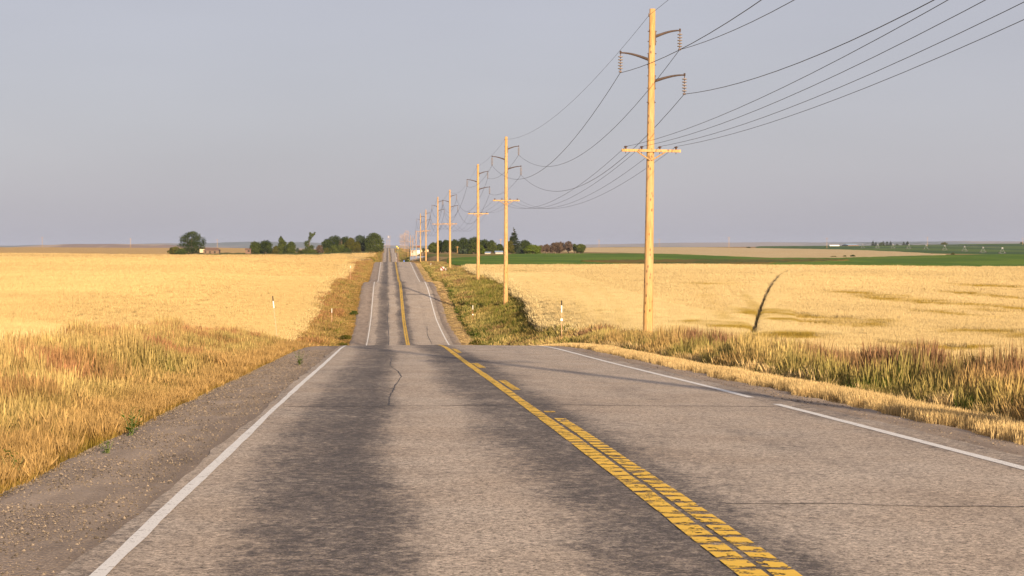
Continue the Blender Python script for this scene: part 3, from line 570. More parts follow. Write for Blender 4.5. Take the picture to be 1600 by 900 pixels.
def verge(side):
    bands = [(5, 30, 30, 1.0), (30, 75, 22, 1.1), (75, 130, 8, 1.5), (130, 430, 3.2, 1.0), (430, 1600, .25, 2.2)]
    out = {k: [] for k in 'P idx scl sxy cb ct ch'.split()}
    for (y0, y1, den, big) in bands:
        w = 7.5 if side < 0 else 9.5; n = int((y1-y0)*w*den); y = y0+rng.random(n)*(y1-y0)
        off = road_x(y)-2.03; e = -3.25 if side < 0 else 6.95; e2 = xb_left(y) if side < 0 else xb_right(y)
        y_far = y > 345
        if side > 0: e2 = np.where(y_far, off+14, e2)
        t = rng.random(n); x = (off+e)*(1-t)+(e2+side*.2)*t; s = np.abs(x-(off+e))
        keep = rng.random(n) < (sstep(-.1, .5, s+(fbm(x, y, .8, 2)-.5)*.6)); x, y, s = x[keep], y[keep], s[keep]; n = len(x); s = np.abs(s)
        p1 = fbm(x, y, 2.6, 3); p2 = fbm(x+300, y, 1.9, 3); p3 = fbm(x, y+500, 5.0, 3); p4 = fbm(x-200, y-100, 1.2, 2)
        if side < 0:
            hgt = np.interp(s, [0, .4, 1.0, 1.8, 3.0, 6], [.20, .32, .50, .74, .95, 1.0])*(.45+.7*p4+.4*p3)
            gk = np.clip(sstep(.47, .58, p1)*.95+.12, 0, 1)*sstep(.2,1,s)*(1-.6*sstep(3, 4.2, s)); rk = np.clip(sstep(.40, .60, p3)*.6+.55, 0, 1)*sstep(1.4, 2.8, s+(p4-.5)*2.5)
            pk = sstep(.51, .58, p2)*sstep(.8, 1.6, s)
        else:
            hgt = np.where(s < 1.45, .175+.0*s, np.interp(s, [1.45, 2.0, 3.0, 5], [.45, .85, 1.15, 1.18]))*np.where(s < 1.45, .8+.4*p1, .6+.8*p4)
            gk = np.where(s < 1.5, .0, sstep(.24, .42, p1)); rk = sstep(.40, .54, p3)*sstep(2.2, 3.2, s); pk = sstep(.50, .58, p2)*sstep(1.6, 2.2, s)
            gk = np.where(s < .3, .5*p1, gk)
        valley = sstep(95, 140, y)
        if side > 0: gk = np.clip(gk+valley*sstep(3.5, 6.0, s)*.75*(y < 260), 0, 1); hgt = hgt*(1-.25*valley)
        else: gk = np.clip(gk*(1-.2*valley)+valley*sstep(.62, .7, p2)*.6, 0, 1)
        hgt = np.where((valley > .5) & (s < 1.8), hgt*.7, hgt)
        typ = np.zeros(n, int); r = rng.random(n)
        idx = pick(T_TALL, n); idx = np.where(r < pk, pick(T_PALE, n), idx); idx = np.where((r > .35) & (rng.random(n) < gk*1.2), pick(T_GREEN, n), idx)
        short = hgt < .45; idx = np.where(short, pick(T_SHORT, n), idx); scl = np.where(short, hgt/.34, hgt)
        if side > 0: bm = (s < 1.45); idx = np.where(bm, pick(T_BERM, n), idx); scl = np.where(bm, hgt/.19, scl)
        sxy = np.where(short, 1.0, .95)*np.ones(n)*(1+.0*r)
        if big > 1.3 or y0 >= 130: idx = pick(T_FAR, n); scl = hgt*1.1; sxy = np.full(n, big)
        else: sxy = sxy*big
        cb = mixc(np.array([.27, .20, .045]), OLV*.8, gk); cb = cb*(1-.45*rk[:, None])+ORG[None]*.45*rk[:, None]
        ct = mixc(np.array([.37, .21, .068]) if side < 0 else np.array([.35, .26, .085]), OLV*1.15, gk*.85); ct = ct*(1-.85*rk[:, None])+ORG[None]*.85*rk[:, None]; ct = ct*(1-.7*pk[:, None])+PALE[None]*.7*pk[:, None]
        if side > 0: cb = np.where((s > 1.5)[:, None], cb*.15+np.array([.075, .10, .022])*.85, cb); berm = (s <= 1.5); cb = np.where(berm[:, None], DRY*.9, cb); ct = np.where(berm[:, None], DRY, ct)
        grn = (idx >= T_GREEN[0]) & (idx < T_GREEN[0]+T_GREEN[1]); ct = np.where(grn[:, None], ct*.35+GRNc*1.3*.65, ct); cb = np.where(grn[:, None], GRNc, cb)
        ch = mixc(np.array([.47, .31, .12]), REDH if side < 0 else REDR, np.clip(rk*1.1+.1, 0, 1)); ch = ch*(1-.8*pk[:, None])+PALE[None]*.8*pk[:, None]
        if side > 0: ch = np.where((s <= 1.5)[:, None], DRY*1.05, ch)
        if side > 0:
            tg = (s > 1.5)[:, None]; kg = (sstep(.38, .56, p1)*(.55+.45*rng.random(n)))[:, None]*tg; ct = ct*(1-kg)+np.array([.135, .175, .03])*kg; cb = cb*(1-kg)+np.array([.05, .085, .012])*kg; ch = ch*(1-.75*kg)+np.array([.22, .21, .06])*.75*kg
            kr2 = (rk*.8*(rng.random(n) < .75))[:, None]*tg*(1-kg); ct = ct*(1-kr2)+np.array([.22, .13, .06])*kr2; ch = ch*(1-kr2)+np.array([.24, .135, .075])*kr2
        else:
            kg = (sstep(.42, .51, fbm(x-77, y+33, 2.6, 3))*(.5+.5*rng.random(n))*sstep(.6, 1.5, s)*(1-.8*sstep(2.6, 4.0, s)))[:, None]; ct = ct*(1-.85*kg)+np.array([.15, .175, .028])*.85*kg; ch = ch*(1-.5*kg)+np.array([.24, .21, .06])*.5*kg; cb = cb*(1-kg)+np.array([.08, .11, .015])*kg
            ct = ct*.90; ch = ch*.90
        if side > 0:
            ct = np.where((s > 1.5)[:, None], ct*np.array([.74, .84, .8])[None], ct); vz = (valley*sstep(3.0, 5.0, s)*(y < 235))[:, None]; ct = ct*(1-.5*vz)+np.array([.22, .24, .035])[None]*.5*vz; cb = cb*(1-.5*vz)+np.array([.13, .17, .025])[None]*.5*vz; ch = ch*(1-.6*vz)+np.array([.2, .17, .04])[None]*.6*vz
        if side < 0:
            vl = (valley*np.clip(.35+sstep(.4, .6, p2), 0, 1)*(s > .8))[:, None]; kq = sstep(.42, .6, p4)[:, None]; vc = np.array([.26, .26, .05])*kq+np.array([.52, .35, .125])*(1-kq)
            ct = ct*(1-.75*vl)+vc*.75*vl; cb = cb*(1-.6*vl)+np.array([.13, .13, .025])*.6*vl; ch = ch*(1-.5*vl)+np.array([.33, .19, .075])*.5*vl
        j = (.8+.4*rng.random(n))[:, None]
        for k_, v_ in zip(out, (np.stack([x, y, H(x, y)-.03], -1), idx, scl, sxy, cb*j, ct*j, ch*j)): out[k_].append(v_)
    o = {k_: np.concatenate(v_) for k_, v_ in out.items()}
    return o
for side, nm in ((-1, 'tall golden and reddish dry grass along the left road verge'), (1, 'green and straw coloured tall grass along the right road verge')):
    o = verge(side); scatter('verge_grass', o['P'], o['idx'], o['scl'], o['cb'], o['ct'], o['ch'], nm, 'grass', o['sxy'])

def wheat_scatter(side, y1):
    # ears standing out of the canopy, in patches that grow with distance
    Ps = []; S = []; SZ = []; Cc = []; y = 16.0
    base = STRAW if side < 0 else STRAWR
    while y < y1:
        s = .5*max(1, y/58.0)**.88; step = s*(1.0 if y < 120 else 1.08)
        xb = float((xb_left if side < 0 else xb_right)(np.array([y]))[0]); xf = side*(max(y, 20)*(.25 if side < 0 else .40)+8)
        n = int(abs(xf-xb)/step)+1; x = xb+side*(.5*s)+side*np.arange(n)*step; x = x+(rng.random(n)-.5)*step*.6; yy = y+(rng.random(n)-.5)*step*.6
        Ps.append(np.stack([x, yy], -1)); S.append(np.full(n, s)); SZ.append(np.full(n, min(1.25, max(1, (y/130.0)**.5)))); y += step
    P = np.concatenate(Ps); s = np.concatenate(S); sz = np.concatenate(SZ); x, y = P[:, 0], P[:, 1]
    if side > 0: d, ti, tr = canopy_state(x, y)
    else:
        d = ti = tr = np.zeros(len(x))
        for Q in LTR: tr = np.maximum(tr, 1-sstep(.8, 1.5, dist_line(x, y, Q)))
    keep = (tr < .05)
    if side > 0:
        for Q in TRK: keep &= dist_line(x, y, Q) > s*1.05+.22
    x, y, s, sz, d, ti = x[keep], y[keep], s[keep], sz[keep], d[keep], ti[keep]; n = len(x)
    n1 = fbm(x, y, 30, 3); k = (.86+.28*n1+.10*(rng.random(n)-.5))[:, None]
    c = (base[None]*1.12*(1-ti[:, None])+LODG*1.25*ti[:, None])*k
    zz = (H(x, y)+WH+(fbm(x, y, 1.1, 2)-.5)*.10+(fbm(x, y, 14, 2)-.5)*.16-d*.16)-.14
    ok = rng.random(n) > d*.35; x, y, s, sz, zz, c = x[ok], y[ok], s[ok], sz[ok], zz[ok], c[ok]; n = len(x)
    out = [np.stack([x, y, zz], -1), pick(T_EARS, n), sz*(.85+.3*rng.random(n)), c*.85, c, c*np.array([1.12, 1.08, 1.05])[None], s]
    if side > 0:
        m = 9000; q = TRK[0]; ii = rng.integers(0, len(q)-1, m); tt = rng.random(m); qa = np.array(q); bx = qa[ii, 0]*(1-tt)+qa[ii+1, 0]*tt+(rng.random(m)-.5)*5; by = qa[ii, 1]*(1-tt)+qa[ii+1, 1]*tt+(rng.random(m)-.5)*1.5
        dd = dist_line(bx, by, q); kk = (dd > .30+.0005*by) & (dd < 2.4); bx, by = bx[kk], by[kk]; m = len(bx); t2 = canopy_state(bx, by)[1][:, None]; cc = (base[None]*1.12*(1-t2)+LODG*1.25*t2)*(.9+.2*rng.random((m, 1)))
        out = [np.concatenate([a, b]) for a, b in zip(out, [np.stack([bx, by, H(bx, by)+WH-.14], -1), pick(T_EARS, m), .9+.3*rng.random(m), cc*.85, cc, cc*1.1, np.full(m, .25)])]
    m = 15000; by = 85+rng.random(m)*175; bx = (xb_left if side < 0 else xb_right)(by)+side*rng.random(m)**1.3*11
    if side > 0: kk = dist_line(bx, by, TRK[0]) > .75; bx, by = bx[kk], by[kk]; m = len(bx)
    t2 = (canopy_state(bx, by)[1] if side > 0 else bx*0)[:, None]; cc = (base[None]*1.12*(1-t2)+LODG*1.25*t2)*(.88+.24*rng.random((m, 1)))
    out = [np.concatenate([a, b]) for a, b in zip(out, [np.stack([bx, by, H(bx, by)+WH-.10], -1), pick(T_EARS, m), .95+.3*rng.random(m), cc*.85, cc, cc*1.1, np.full(m, .42)])]
    # full stalks along the near edge
    m = 2600; ye = 20+rng.random(m)**1.2*(min(y1, 380)-20); xe = (xb_left if side < 0 else xb_right)(ye)+side*(rng.random(m)*.9-.25)
    ce = np.broadcast_to(base*1.05, (m, 3)); E = [np.stack([xe, ye, H(xe, ye)-.02], -1), pick(T_WHEAT, m), .95+.15*rng.random(m), ce*.8, ce, ce*1.1, 1+ye/90]
    A = [np.concatenate([p, q]) for p, q in zip(out, E)]
    scatter('wheat_ears', A[0], A[1], A[2], A[3], A[4], A[5], 'ripe wheat ears standing over the %s wheat field' % ('left' if side < 0 else 'right'), 'wheat', A[6])
wheat_scatter(-1, 850); wheat_scatter(1, 345)

# distinct leafy weeds in the verges
def weed(u, v, hpx, label, y0=8, x_hint=None, n=9, dark=1.0):
    a = (u-U0)/F; y = y0; x = a*y; r = np.random.default_rng(int(u)); hh = hpx/F*y; V = []; Fc = []; B = []
    for st in range(n):
        ang = r.random()*6.28; tx, ty = math.cos(ang)*hh*.45*r.random(), math.sin(ang)*hh*.35*r.random(); top = hh*(.55+.45*r.random())
        for q in range(16):
            t = .15+.85*r.random(); cx, cy, cz = tx*t, ty*t, top*t; L = hh*(.10+.12*r.random())*(1.15-.5*t); w = L*.32; b = r.random()*6.28; dz = r.uniform(-.25, .7); k = len(V)
            ex, ey = math.cos(b), math.sin(b)
            for (f, s2) in ((0, 0), (.5, -1), (.5, 1), (1, 0)): V.append((cx+ex*L*f-ey*w*s2*.5, cy+ey*L*f+ex*w*s2*.5, cz+dz*L*f)); B.append(r.random())
            Fc.append((k, k+1, k+3, k+2))
    e = empty('weed', (x, y, h1(x, y)), label=label, cat='weed', group='leafy weeds in the road verges')
    o = mesh_obj('leaves', V, Fc, M['weedleaf'], e); attr(o.data, 'lr', 'FLOAT', B)
    mb = MB()
    for st in range(4): an = st*1.7; mb.tube([(0, 0, -.03), (math.cos(an)*hh*.08, math.sin(an)*hh*.08, hh*.35), (math.cos(an)*hh*.25, math.sin(an)*hh*.2, hh*.75)], [.006, .005, .002], 5)
    mb.build('stem', M['weedstem'], e)
M['weedleaf'] = mat_leaf('weed_leaf', (.045, .095, .012), (.09, .16, .02)); M['weedstem'] = simple('weed_stem', (.12, .14, .04))
weed(205, 0, 62, 'bushy dark green weed in the dry grass left of the road, tallest of three', y0=19.5)
weed(168, 0, 36, 'small dark green weed at the edge of the left grass beside the gravel', y0=17.0)
weed(20, 0, 70, 'leafy green weed at the left border of the photo', y0=15.5)
weed(468, 0, 30, 'low dark green weed where the left gravel shoulder reaches the first crest', y0=42)
weed(1190, 0, 62, 'round olive green bush weed in the right ditch grass', y0=40, n=16)
weed(1275, 0, 48, 'bright green low weed in the right ditch grass', y0=33, n=12)

# ------------------------------------------------------------------ utility poles
def davit(side, drop, reach, rise=.32, top_r=.15):
    pts = []; n = 8
    for i in range(n+1):
        t = i/n; pts.append((side*(top_r+t*(reach-top_r)), 0, -drop+rise*math.sin(t*math.pi/2*1.0)))
    return pts
ARMS = [(1, 1.36, 1.36), (-1, 2.50, 1.55), (1, 3.55, 1.62)]   # side, drop below the top, reach
ARM_Z = -7.0
def build_pole(Hh, lean=0.0):
    root = bpy.data.objects.new('utility_pole', None); C.objects.link(root); root.empty_display_size = .5
    mb = MB(); n = 26; pts = []; rad = []
    for i in range(n+1):
        t = i/n; pts.append((math.sin(t*5)*.012, math.cos(t*4)*.012-.012, -.8+t*(Hh+.8))); rad.append(.268-.122*t)
    mb.tube(pts, rad, 16); mb.build('pole_shaft', M['wood'], root, True)
    for side, dr, reach in ARMS:
        P = davit(side, dr, reach); P = [(x, y-.02, z+Hh) for x, y, z in P]; m2 = MB(); m2.tube(P, [.075-.04*i/(len(P)-1) for i in range(len(P))], 8)
        m2.box(side*.13-.05, -.09, Hh-dr-.42, side*.13+.05, .09, Hh-dr+.28); m2.tube([(P[-1][0], -.02, P[-1][2]-.05), (P[-1][0], -.02, P[-1][2]+.09)], .05, 6)
        arm = m2.build('davit_arm', M['steel'], root, False)
        ix, iz = P[-1][0], P[-1][2]; q = MB(); q.tube([(ix, -.02, iz-.03), (ix, -.02, iz-.92)], .02, 6)
        ins = q.build('insulator', M['cap'], arm); d = MB()
        for j in range(5):
            z = iz-.20-j*.145; d.tube([(ix, -.02, z+.035), (ix, -.02, z+.02), (ix, -.02, z-.01), (ix, -.02, z-.035)], [.05, .115, .125, .06], 12)
        d.build('disc', M['porc'], arm, False); q = MB(); q.box(ix-.06, -.10, iz-.97, ix+.06, .06, iz-.89); q.build('clamp', M['cap'], arm)
    m2 = MB(); z = Hh+ARM_Z; yf = -.235; m2.box(-1.45, yf-.06, z-.06, 1.45, yf+.06, z+.07); ca = m2.build('crossarm', M['wood'], root)
    for x in (-1.25, -.47, .42, 1.22):
        q = MB(); q.tube([(x, yf, z-.15), (x, yf, z+.10)], .018, 6); q.tube([(x, yf, z+.08), (x, yf, z+.12), (x, yf, z+.15), (x, yf, z+.17), (x, yf, z+.205), (x, yf, z+.225)], [.045, .05, .035, .095, .085, .03], 10)
        q.build('pin_insulator', M['cap' if x in (-1.25, -.47) else 'cap'], ca)
    for s2 in (-1, 1):
        q = MB(); q.tube([(s2*.70, yf-.08, z-.05), (s2*.04, yf-.02, z-.47)], .035, 4); q.build('brace', M['wood'], root)
    for zz in (Hh-1.1, Hh-1.6, Hh-2.2, Hh-2.75, Hh-3.3, Hh-3.9, Hh-4.6):
        b = MB(); b.tube([(-.22, 0, zz), (.22, 0, zz)], .024, 6); b.build('bolt', M['cap'], root)
    b = MB(); b.box(-.20, -.05, Hh-.38, -.12, .05, Hh-.22); b.build('wire_clamp', M['cap'], root)
    return root
def copy_tree(o, parent=None):
    c = o.copy(); C.objects.link(c); c.parent = parent
    for ch in list(o.children): copy_tree(ch, c)
    return c
PGR = 'wooden utility poles beside the road'
PH = 19.0
proto = build_pole(PH)
#  (photo column at mid height, distance, top row, label)
POLES = [(None, -3, None, 'wooden utility pole standing beside the camera outside the photo'),
 (1015, 82, 14, 'nearest and tallest wooden utility pole, in the grass at the edge of the right wheat'),
 (790.5, 182, 213.5, 'second nearest wooden utility pole, standing on the green bank left of the wheat'),
 (747, 235, 256.5, 'third wooden utility pole, rising from the wheat just right of the dark conifer gap'),
 (703, 341, 296.5, 'fourth wooden utility pole, close behind the small white sign'),
 (684, 427, 307.5, 'fifth wooden utility pole, left of the sixth gap in front of the hedge trees'),
 (665.5, 550, 327.5, 'sixth wooden utility pole, in front of the pale blue pond'),
 (657, 649, 333.5, 'seventh wooden utility pole, at the left of the tall pair by the pond'),
]
POLES[3] = (747, 235, 256.5, 'third wooden utility pole, just left of the second, in front of the trees')
POLES[5] = (684, 427, 307.5, 'fifth wooden utility pole, just left of the pole behind the white sign')
POLES[6] = (665.5, 550, 327.5, 'sixth wooden utility pole, right one of the close pair by the white shed')
POLES[7] = (657, 649, 333.5, 'seventh wooden utility pole, left one of the close pair by the white shed')
POS = []
for i, (u, y, vt, lab) in enumerate(POLES):
    o = proto if i == 0 else copy_tree(proto)
    if u is None: x = 12.9; zt = 14.6
    else: x = at(u, y); zt = (V0-vt)/F*y
    lean = math.radians(.9) if i == 1 else (math.radians(.25) if i in (2, 5) else 0); o.rotation_euler = (0, lean, math.radians((0, 0, 1, -1, 2, -2, 1, 0)[i]))
    o.location = (x-math.sin(lean)*PH*.5, y, zt-PH); tag(o, lab, 'utility pole', PGR); POS.append((x, y, zt, lean))
# far poles: too small to show their parts
def far_pole_mesh(arms=True, Hh=17.5):
    mb = MB(); mb.tube([(0, 0, -6), (0, 0, Hh)], [.19, .12], 8)
    if arms:
        for side, dr, reach in ARMS:
            P = [(x, y, z+Hh) for x, y, z in davit(side, dr, reach)]; mb.tube(P, .03, 5); mb.tube([P[-1], (P[-1][0], 0, P[-1][2]-.9)], .035, 5)
        mb.box(-1.45, -.30, Hh-7.05, 1.45, -.18, Hh-6.92)
    else: mb.box(-1.2, -.30, Hh-1.0, 1.2, -.18, Hh-.85)
    me = bpy.data.meshes.new('utility_pole'); me.from_pydata(mb.v, [], mb.f); me.materials.append(M['wood']); return me
fm = far_pole_mesh(); fm2 = far_pole_mesh(False, 12)
FARP = [(650.2, 753, 360, 'far utility pole directly left of the white shed door'), (645, 853, 370.5, 'short far utility pole in front of the left end of the white shed'), (641.5, 937, 367.8, 'far utility pole between the dark bush and the white shed'),
  (637.5, 1035, 360.2, 'far utility pole rising in front of the dark round bush'), (634.3, 1176, 359.6, 'far utility pole left of the dark round bush, tallest of the far bunch'), (632, 1280, 363.2, 'far utility pole in the bunch right of the yellow sign, third from its right end'),
  (629.7, 1400, 365, 'far utility pole in the middle of the bunch right of the yellow sign'), (627.8, 1520, 366, 'far utility pole second from the left in the bunch right of the yellow sign'), (625.3, 1640, 365.6, 'leftmost far utility pole in the bunch right of the yellow sign')]
for u, y, vt, lab in FARP:
    o = bpy.data.objects.new('utility_pole', fm); C.objects.link(o); x = at(u, y); zt = (V0-vt)/F*y; o.location = (x, y, zt-17.5); tag(o, lab, 'utility pole', PGR); POS.append((x, y, zt, 0))
for u, y, vt, lab in [(609.1, 2250, 368, 'tiny utility pole beyond the road crest, right one of the centre pair'), (606.3, 2350, 367.5, 'tiny utility pole beyond the road crest with a pale transformer near its top'), (603.8, 2550, 375, 'tiny utility pole beyond the left half of the road crest'), (600.8, 2800, 381, 'tiniest utility pole on the skyline left of the road crest')]:
    o = bpy.data.objects.new('utility_pole', fm); C.objects.link(o); x = at(u, y); zt = (V0-vt)/F*y; o.location = (x, y, zt-17.5); tag(o, lab, 'utility pole', PGR)
    if u == 606.3:
        b = MB(); b.tube([(.5, -.4, 14.2), (.5, -.4, 15.8)], 0.42, 8); l = b.build('transformer', M['whiteb'], o)  # plain white body stands in for a bright glint, no lamp
o = None
for u, y, vt, lab in [(936, 1500, 374.5, 'thin far pole on the skyline right of the last green tree'), (1030, 1500, 373.5, 'thin far pole on the skyline just right of the nearest utility pole'), (1139, 1450, 370.5, 'thin far pole on the skyline above the middle of the far wheat'), (1292, 1650, 371.5, 'thin far pole on the skyline left of the white far shed'),
   (1449, 1900, 370.5, 'thin far pole on the skyline right of the far conifers'), (1598, 1900, 372, 'thin far pole on the skyline at the right border'), (339.5, 1550, 374, 'thin pale pole on the skyline right of the big left tree'), (66, 1500, 370, 'thin pale pole on the skyline at the far left'), (204, 1500, 372.5, 'thin pale pole on the skyline left of the round left bush'),
   (782.5, 1000, 373, 'thin pole sticking up behind the right tree line'), (714.5, 880, 384.5, 'short thin pole at the foot of the right tree line')]:
    x = at(u, y); zt = (V0-vt)/F*y; g = h1(x, y); mb = MB(); Hh = zt-g; mb.tube([(0, 0, -1), (0, 0, Hh)], [.16, .11], 6); mb.box(-.9, -.2, Hh-.6, .9, -.08, Hh-.45)
    o = mb.build('power_pole', M['wood']); o.location = (x, y, g); tag(o, lab, 'power pole', 'thin distant poles')

# ------------------------------------------------------------------ wires: one per conductor
def wire_pts(f, sag):
    P = []
    for i in range(len(POS)-1):
        a = Vector(f(POS[i])); b = Vector(f(POS[i+1])); L = (b-a).length; s = sag*min(1.5, (L/95.0)**2)*1.0; n = 26 if i < 5 else 10
        for k in range(n):
            t = k/n; p = a.lerp(b, t); p.z -= 4*s*t*(1-t); P.append(tuple(p))
    P.append(f(POS[-1])); return P
def wire(name, dx, dz, dy, sag, r, lab):
    f = lambda p: (p[0]+dx+math.sin(p[3])*(dz+PH*.5), p[1]+dy, p[2]+dz)
    P = wire_pts(f, sag); mb = MB(); mb.tube(P, [r*max(.9, min(2.0, p[1]/240.0)) for p in P], 5); tag(mb.build(name, M['wire'], None, True), lab, 'wire', 'wires strung between the utility poles')
wire('power_wire', -.16, -.30, 0, 1.4, .010, 'thin topmost wire running between the very tops of the utility poles')
for (side, dr, reach), nm in zip(ARMS, ('thick wire hanging from the uppermost right curved arm of the utility poles', 'thick wire hanging from the left curved arm of the utility poles', 'thick wire hanging from the lower right curved arm of the utility poles')):
    wire('power_wire', side*reach, -dr+.32-.97, -.02, 2.8, .016, nm)
for x, nm in zip((-1.25, -.47, .42, 1.22), ('lower thin wire at the left end of the crossarms', 'lower thin wire just left of the poles on the crossarms', 'lower thin wire just right of the poles on the crossarms', 'lower thin wire at the right end of the crossarms')):
    wire('power_wire', x, ARM_Z+.21, -.235, 1.75, .010, nm)

# ------------------------------------------------------------------ roadside stakes and signs
def stake(u, y, vtop, vbase, style, lab, lean=0.0):
    x = at(u, y); zb = h1(x, y); zt = (V0-vtop)/F*y; Hh = max(1.4, zt-zb)
    e = empty('marker_stake', (x, y, zb), 0, lab, 'marker stake', 'marker stakes along the road'); e.rotation_euler = (0, lean, 0); r = .024
    body = {'bw': 'pinkb', 'rust': 'rust', 'pale': 'pinkb'}[style]
    mb = MB(); mb.tube([(0, 0, -.3), (0, 0, Hh-.02)], r, 6); mb.build('stake', M[body], e)
    if style == 'bw':
        mb = MB(); mb.tube([(0, 0, Hh-.30), (0, 0, Hh)], r*1.6, 6); mb.build('black_band', M['black'], e)
        mb = MB(); mb.tube([(0, 0, Hh-.75), (0, 0, Hh-.31)], r*1.6, 6); mb.build('white_band', M['whiteb'], e)
    else:
        mb = MB(); mb.tube([(0, 0, Hh-.45), (0, 0, Hh)], r*1.4, 6); mb.build('white_band', M['whiteb'], e)
        mb = MB(); mb.tube([(0, 0, Hh*.0), (0, 0, Hh*.28)], r*1.25, 6); mb.build('black_band', M['black'], e)
    return e
stake(437.5, 104, 462, 505, 'bw', 'leaning stake with black and white top against the left wheat', math.radians(-6))
e = stake(877.5, 104, 469.5, 517, 'bw', 'stake with black and white top and a white square, against the right wheat')
mb = MB(); mb.box(-.055, -.05, .62, .055, -.03, .74)
mb = MB(); zb = (V0-499.5)/F*104-e.location.z; mb.box(-.07, -.06, zb-.07, .07, -.03, zb+.07); mb.build('reflector', M['whiteb'], e)
stake(518.5, 177, 482, 506, 'pale', 'short pale stake in the left valley grass beside a green bush')
e = stake(738.8, 177, 477, 514, 'rust', 'rust red stake with white tip in the right valley grass'); mb = MB(); mb.box(-.05, -.06, e.location.z*0+1.1, .05, -.03, 1.22); mb.build('reflector', M['whiteb'], e)
stake(547.8, 280, 415, 438, 'pale', 'pale stake on the left bank near the second crest')
stake(696.6, 300, 416, 437, 'bw', 'pale stake directly right of the small white sign')
stake(673.2, 370, 411, 419, 'pale', 'short white stake on the right bank left of the white sign')
stake(660.5, 560, 396, 401, 'pale', 'tiny white stake behind the right end of the pale pond')
stake(619.5, 480, 402, 410, 'pale', 'tiny pale stake right of the road at the third crest')
stake(621.6, 900, 391, 396, 'pale', 'tiny pale stake right of the road far up the last hill')
# small square sign, its diagonal stripe dark red
x, y = at(691.3, 296), 296; g = h1(x, y); sz = 5.6/F*y; zc = (V0-419.6)/F*y-g; e = empty('road_sign', (x, y, g), 0, 'small white square sign with dark red diagonal stripe on a thin post', 'road sign')
mb = MB(); mb.box(-sz/2, -.02, zc-sz/2, sz/2, .02, zc+sz/2); mb.build('sign_plate', M['signw'], e)
mb = MB(); w = sz*.18; a = sz*.30; mb.poly([(-a-w, a-w*.2), (-a+w, a+w), (a+w, -a+w*.2), (a-w, -a-w)], -.028, -.021); mb.poly([(-a-w, a-w), (-a+w*1.1, a-w), (-a+w*1.1, a+w), (-a-w, a+w)], -.031, -.0285); mb.poly([(a-w*1.5, -a-w), (a+w, -a-w), (a+w, -a+w*1.3), (a-w*1.5, -a+w*1.3)], -.031, -.0285)
o = mb.build('stripe', M['signr'], e); o.location = (0, 0, zc); mb = MB(); mb.tube([(0, .045, -.3), (0, .045, zc+sz*.3)], .03, 6); mb.build('post', M['rust'], e)
for u, vt, y, col, lab in ((620.2, 385.3, 1150, 'signy', 'tiny yellow diamond warning sign at the far right side of the road'), (622.2, 387.3, 1080, 'signo', 'tiny amber sign just below the yellow diamond sign')):
    x = at(u, y); g = h1(x, y); zc = (V0-vt)/F*y-g; s = .55; e = empty('road_sign', (x, y, g), 0, lab, 'road sign')
    mb = MB(); mb.poly([(-s, zc), (0, zc+s), (s, zc), (0, zc-s)], -.03, .03); mb.build('sign_plate', M[col], e); mb = MB(); mb.tube([(0, .09, -.5), (0, .09, zc+.2)], .05, 6); mb.build('post', M['galv'], e)
x, y = at(631.2, 424), 424; mb = MB(); mb.tube([(0, 0, -.2), (0, 0, .1), (0, 0, .32), (0, 0, .40)], [.16, .2, .17, .05], 10); o = mb.build('barrel', M['blue'], None, True); o.location = (x, y, float(road_z(y))+.06); tag(o, 'tiny blue drum on the right shoulder at the third crest', 'drum')

# ------------------------------------------------------------------ trees
M['leaf_dark'] = mat_leaf('leaf_dark', (.022, .036, .010), (.075, .095, .022)); M['leaf_mid'] = mat_leaf('leaf_mid', (.034, .052, .012), (.12, .135, .028)); M['leaf_lime'] = mat_leaf('leaf_lime', (.075, .11, .012), (.14, .17, .02))
M['leaf_spruce'] = mat_leaf('needle_dark', (.022, .034, .014), (.05, .058, .022)); M['leaf_brown'] = mat_leaf('leaf_brown', (.10, .068, .045), (.16, .11, .075)); M['leaf_olive'] = mat_leaf('leaf_olive', (.07, .072, .014), (.125, .11, .022))
M['leaf_yellow'] = mat_leaf('leaf_yellow', (.26, .22, .02), (.38, .30, .03)); M['leaf_blue'] = mat_leaf('leaf_blue', (.04, .06, .03), (.085, .105, .06))
def leaves(blobs, n, size, r):
    """leaf-sized faces through the volume of several ellipsoid clumps (cx, cy, cz, rx, ry, rz)"""
    B = np.array(blobs, float); vol = B[:, 3]*B[:, 4]*B[:, 5]; vol = vol**.67; pk = r.choice(len(B), n, p=vol/vol.sum()); d = r.normal(size=(n, 3)); d /= np.linalg.norm(d, axis=1)[:, None]
    rad = (.40+.85*r.random(n)**.8)[:, None]; c = B[pk, :3]+d*rad*B[pk, 3:]
    u = r.normal(size=(n, 3)); u /= np.linalg.norm(u, axis=1)[:, None]; v = np.cross(u, d+.4*r.normal(size=(n, 3))); v /= np.linalg.norm(v, axis=1)[:, None]+1e-9
    s = (size*(.5+.9*r.random(n)))[:, None]
    V = np.stack([c-u*s*.5, c+v*s*.32, c+u*s*.55, c-v*s*.32], 1).reshape(-1, 3); Fc = np.arange(4*n).reshape(-1, 4); lr = np.repeat(np.clip(.5*r.random(n)+.5*r.random(len(B))[pk], 0, 1), 4)
    return V, Fc, lr
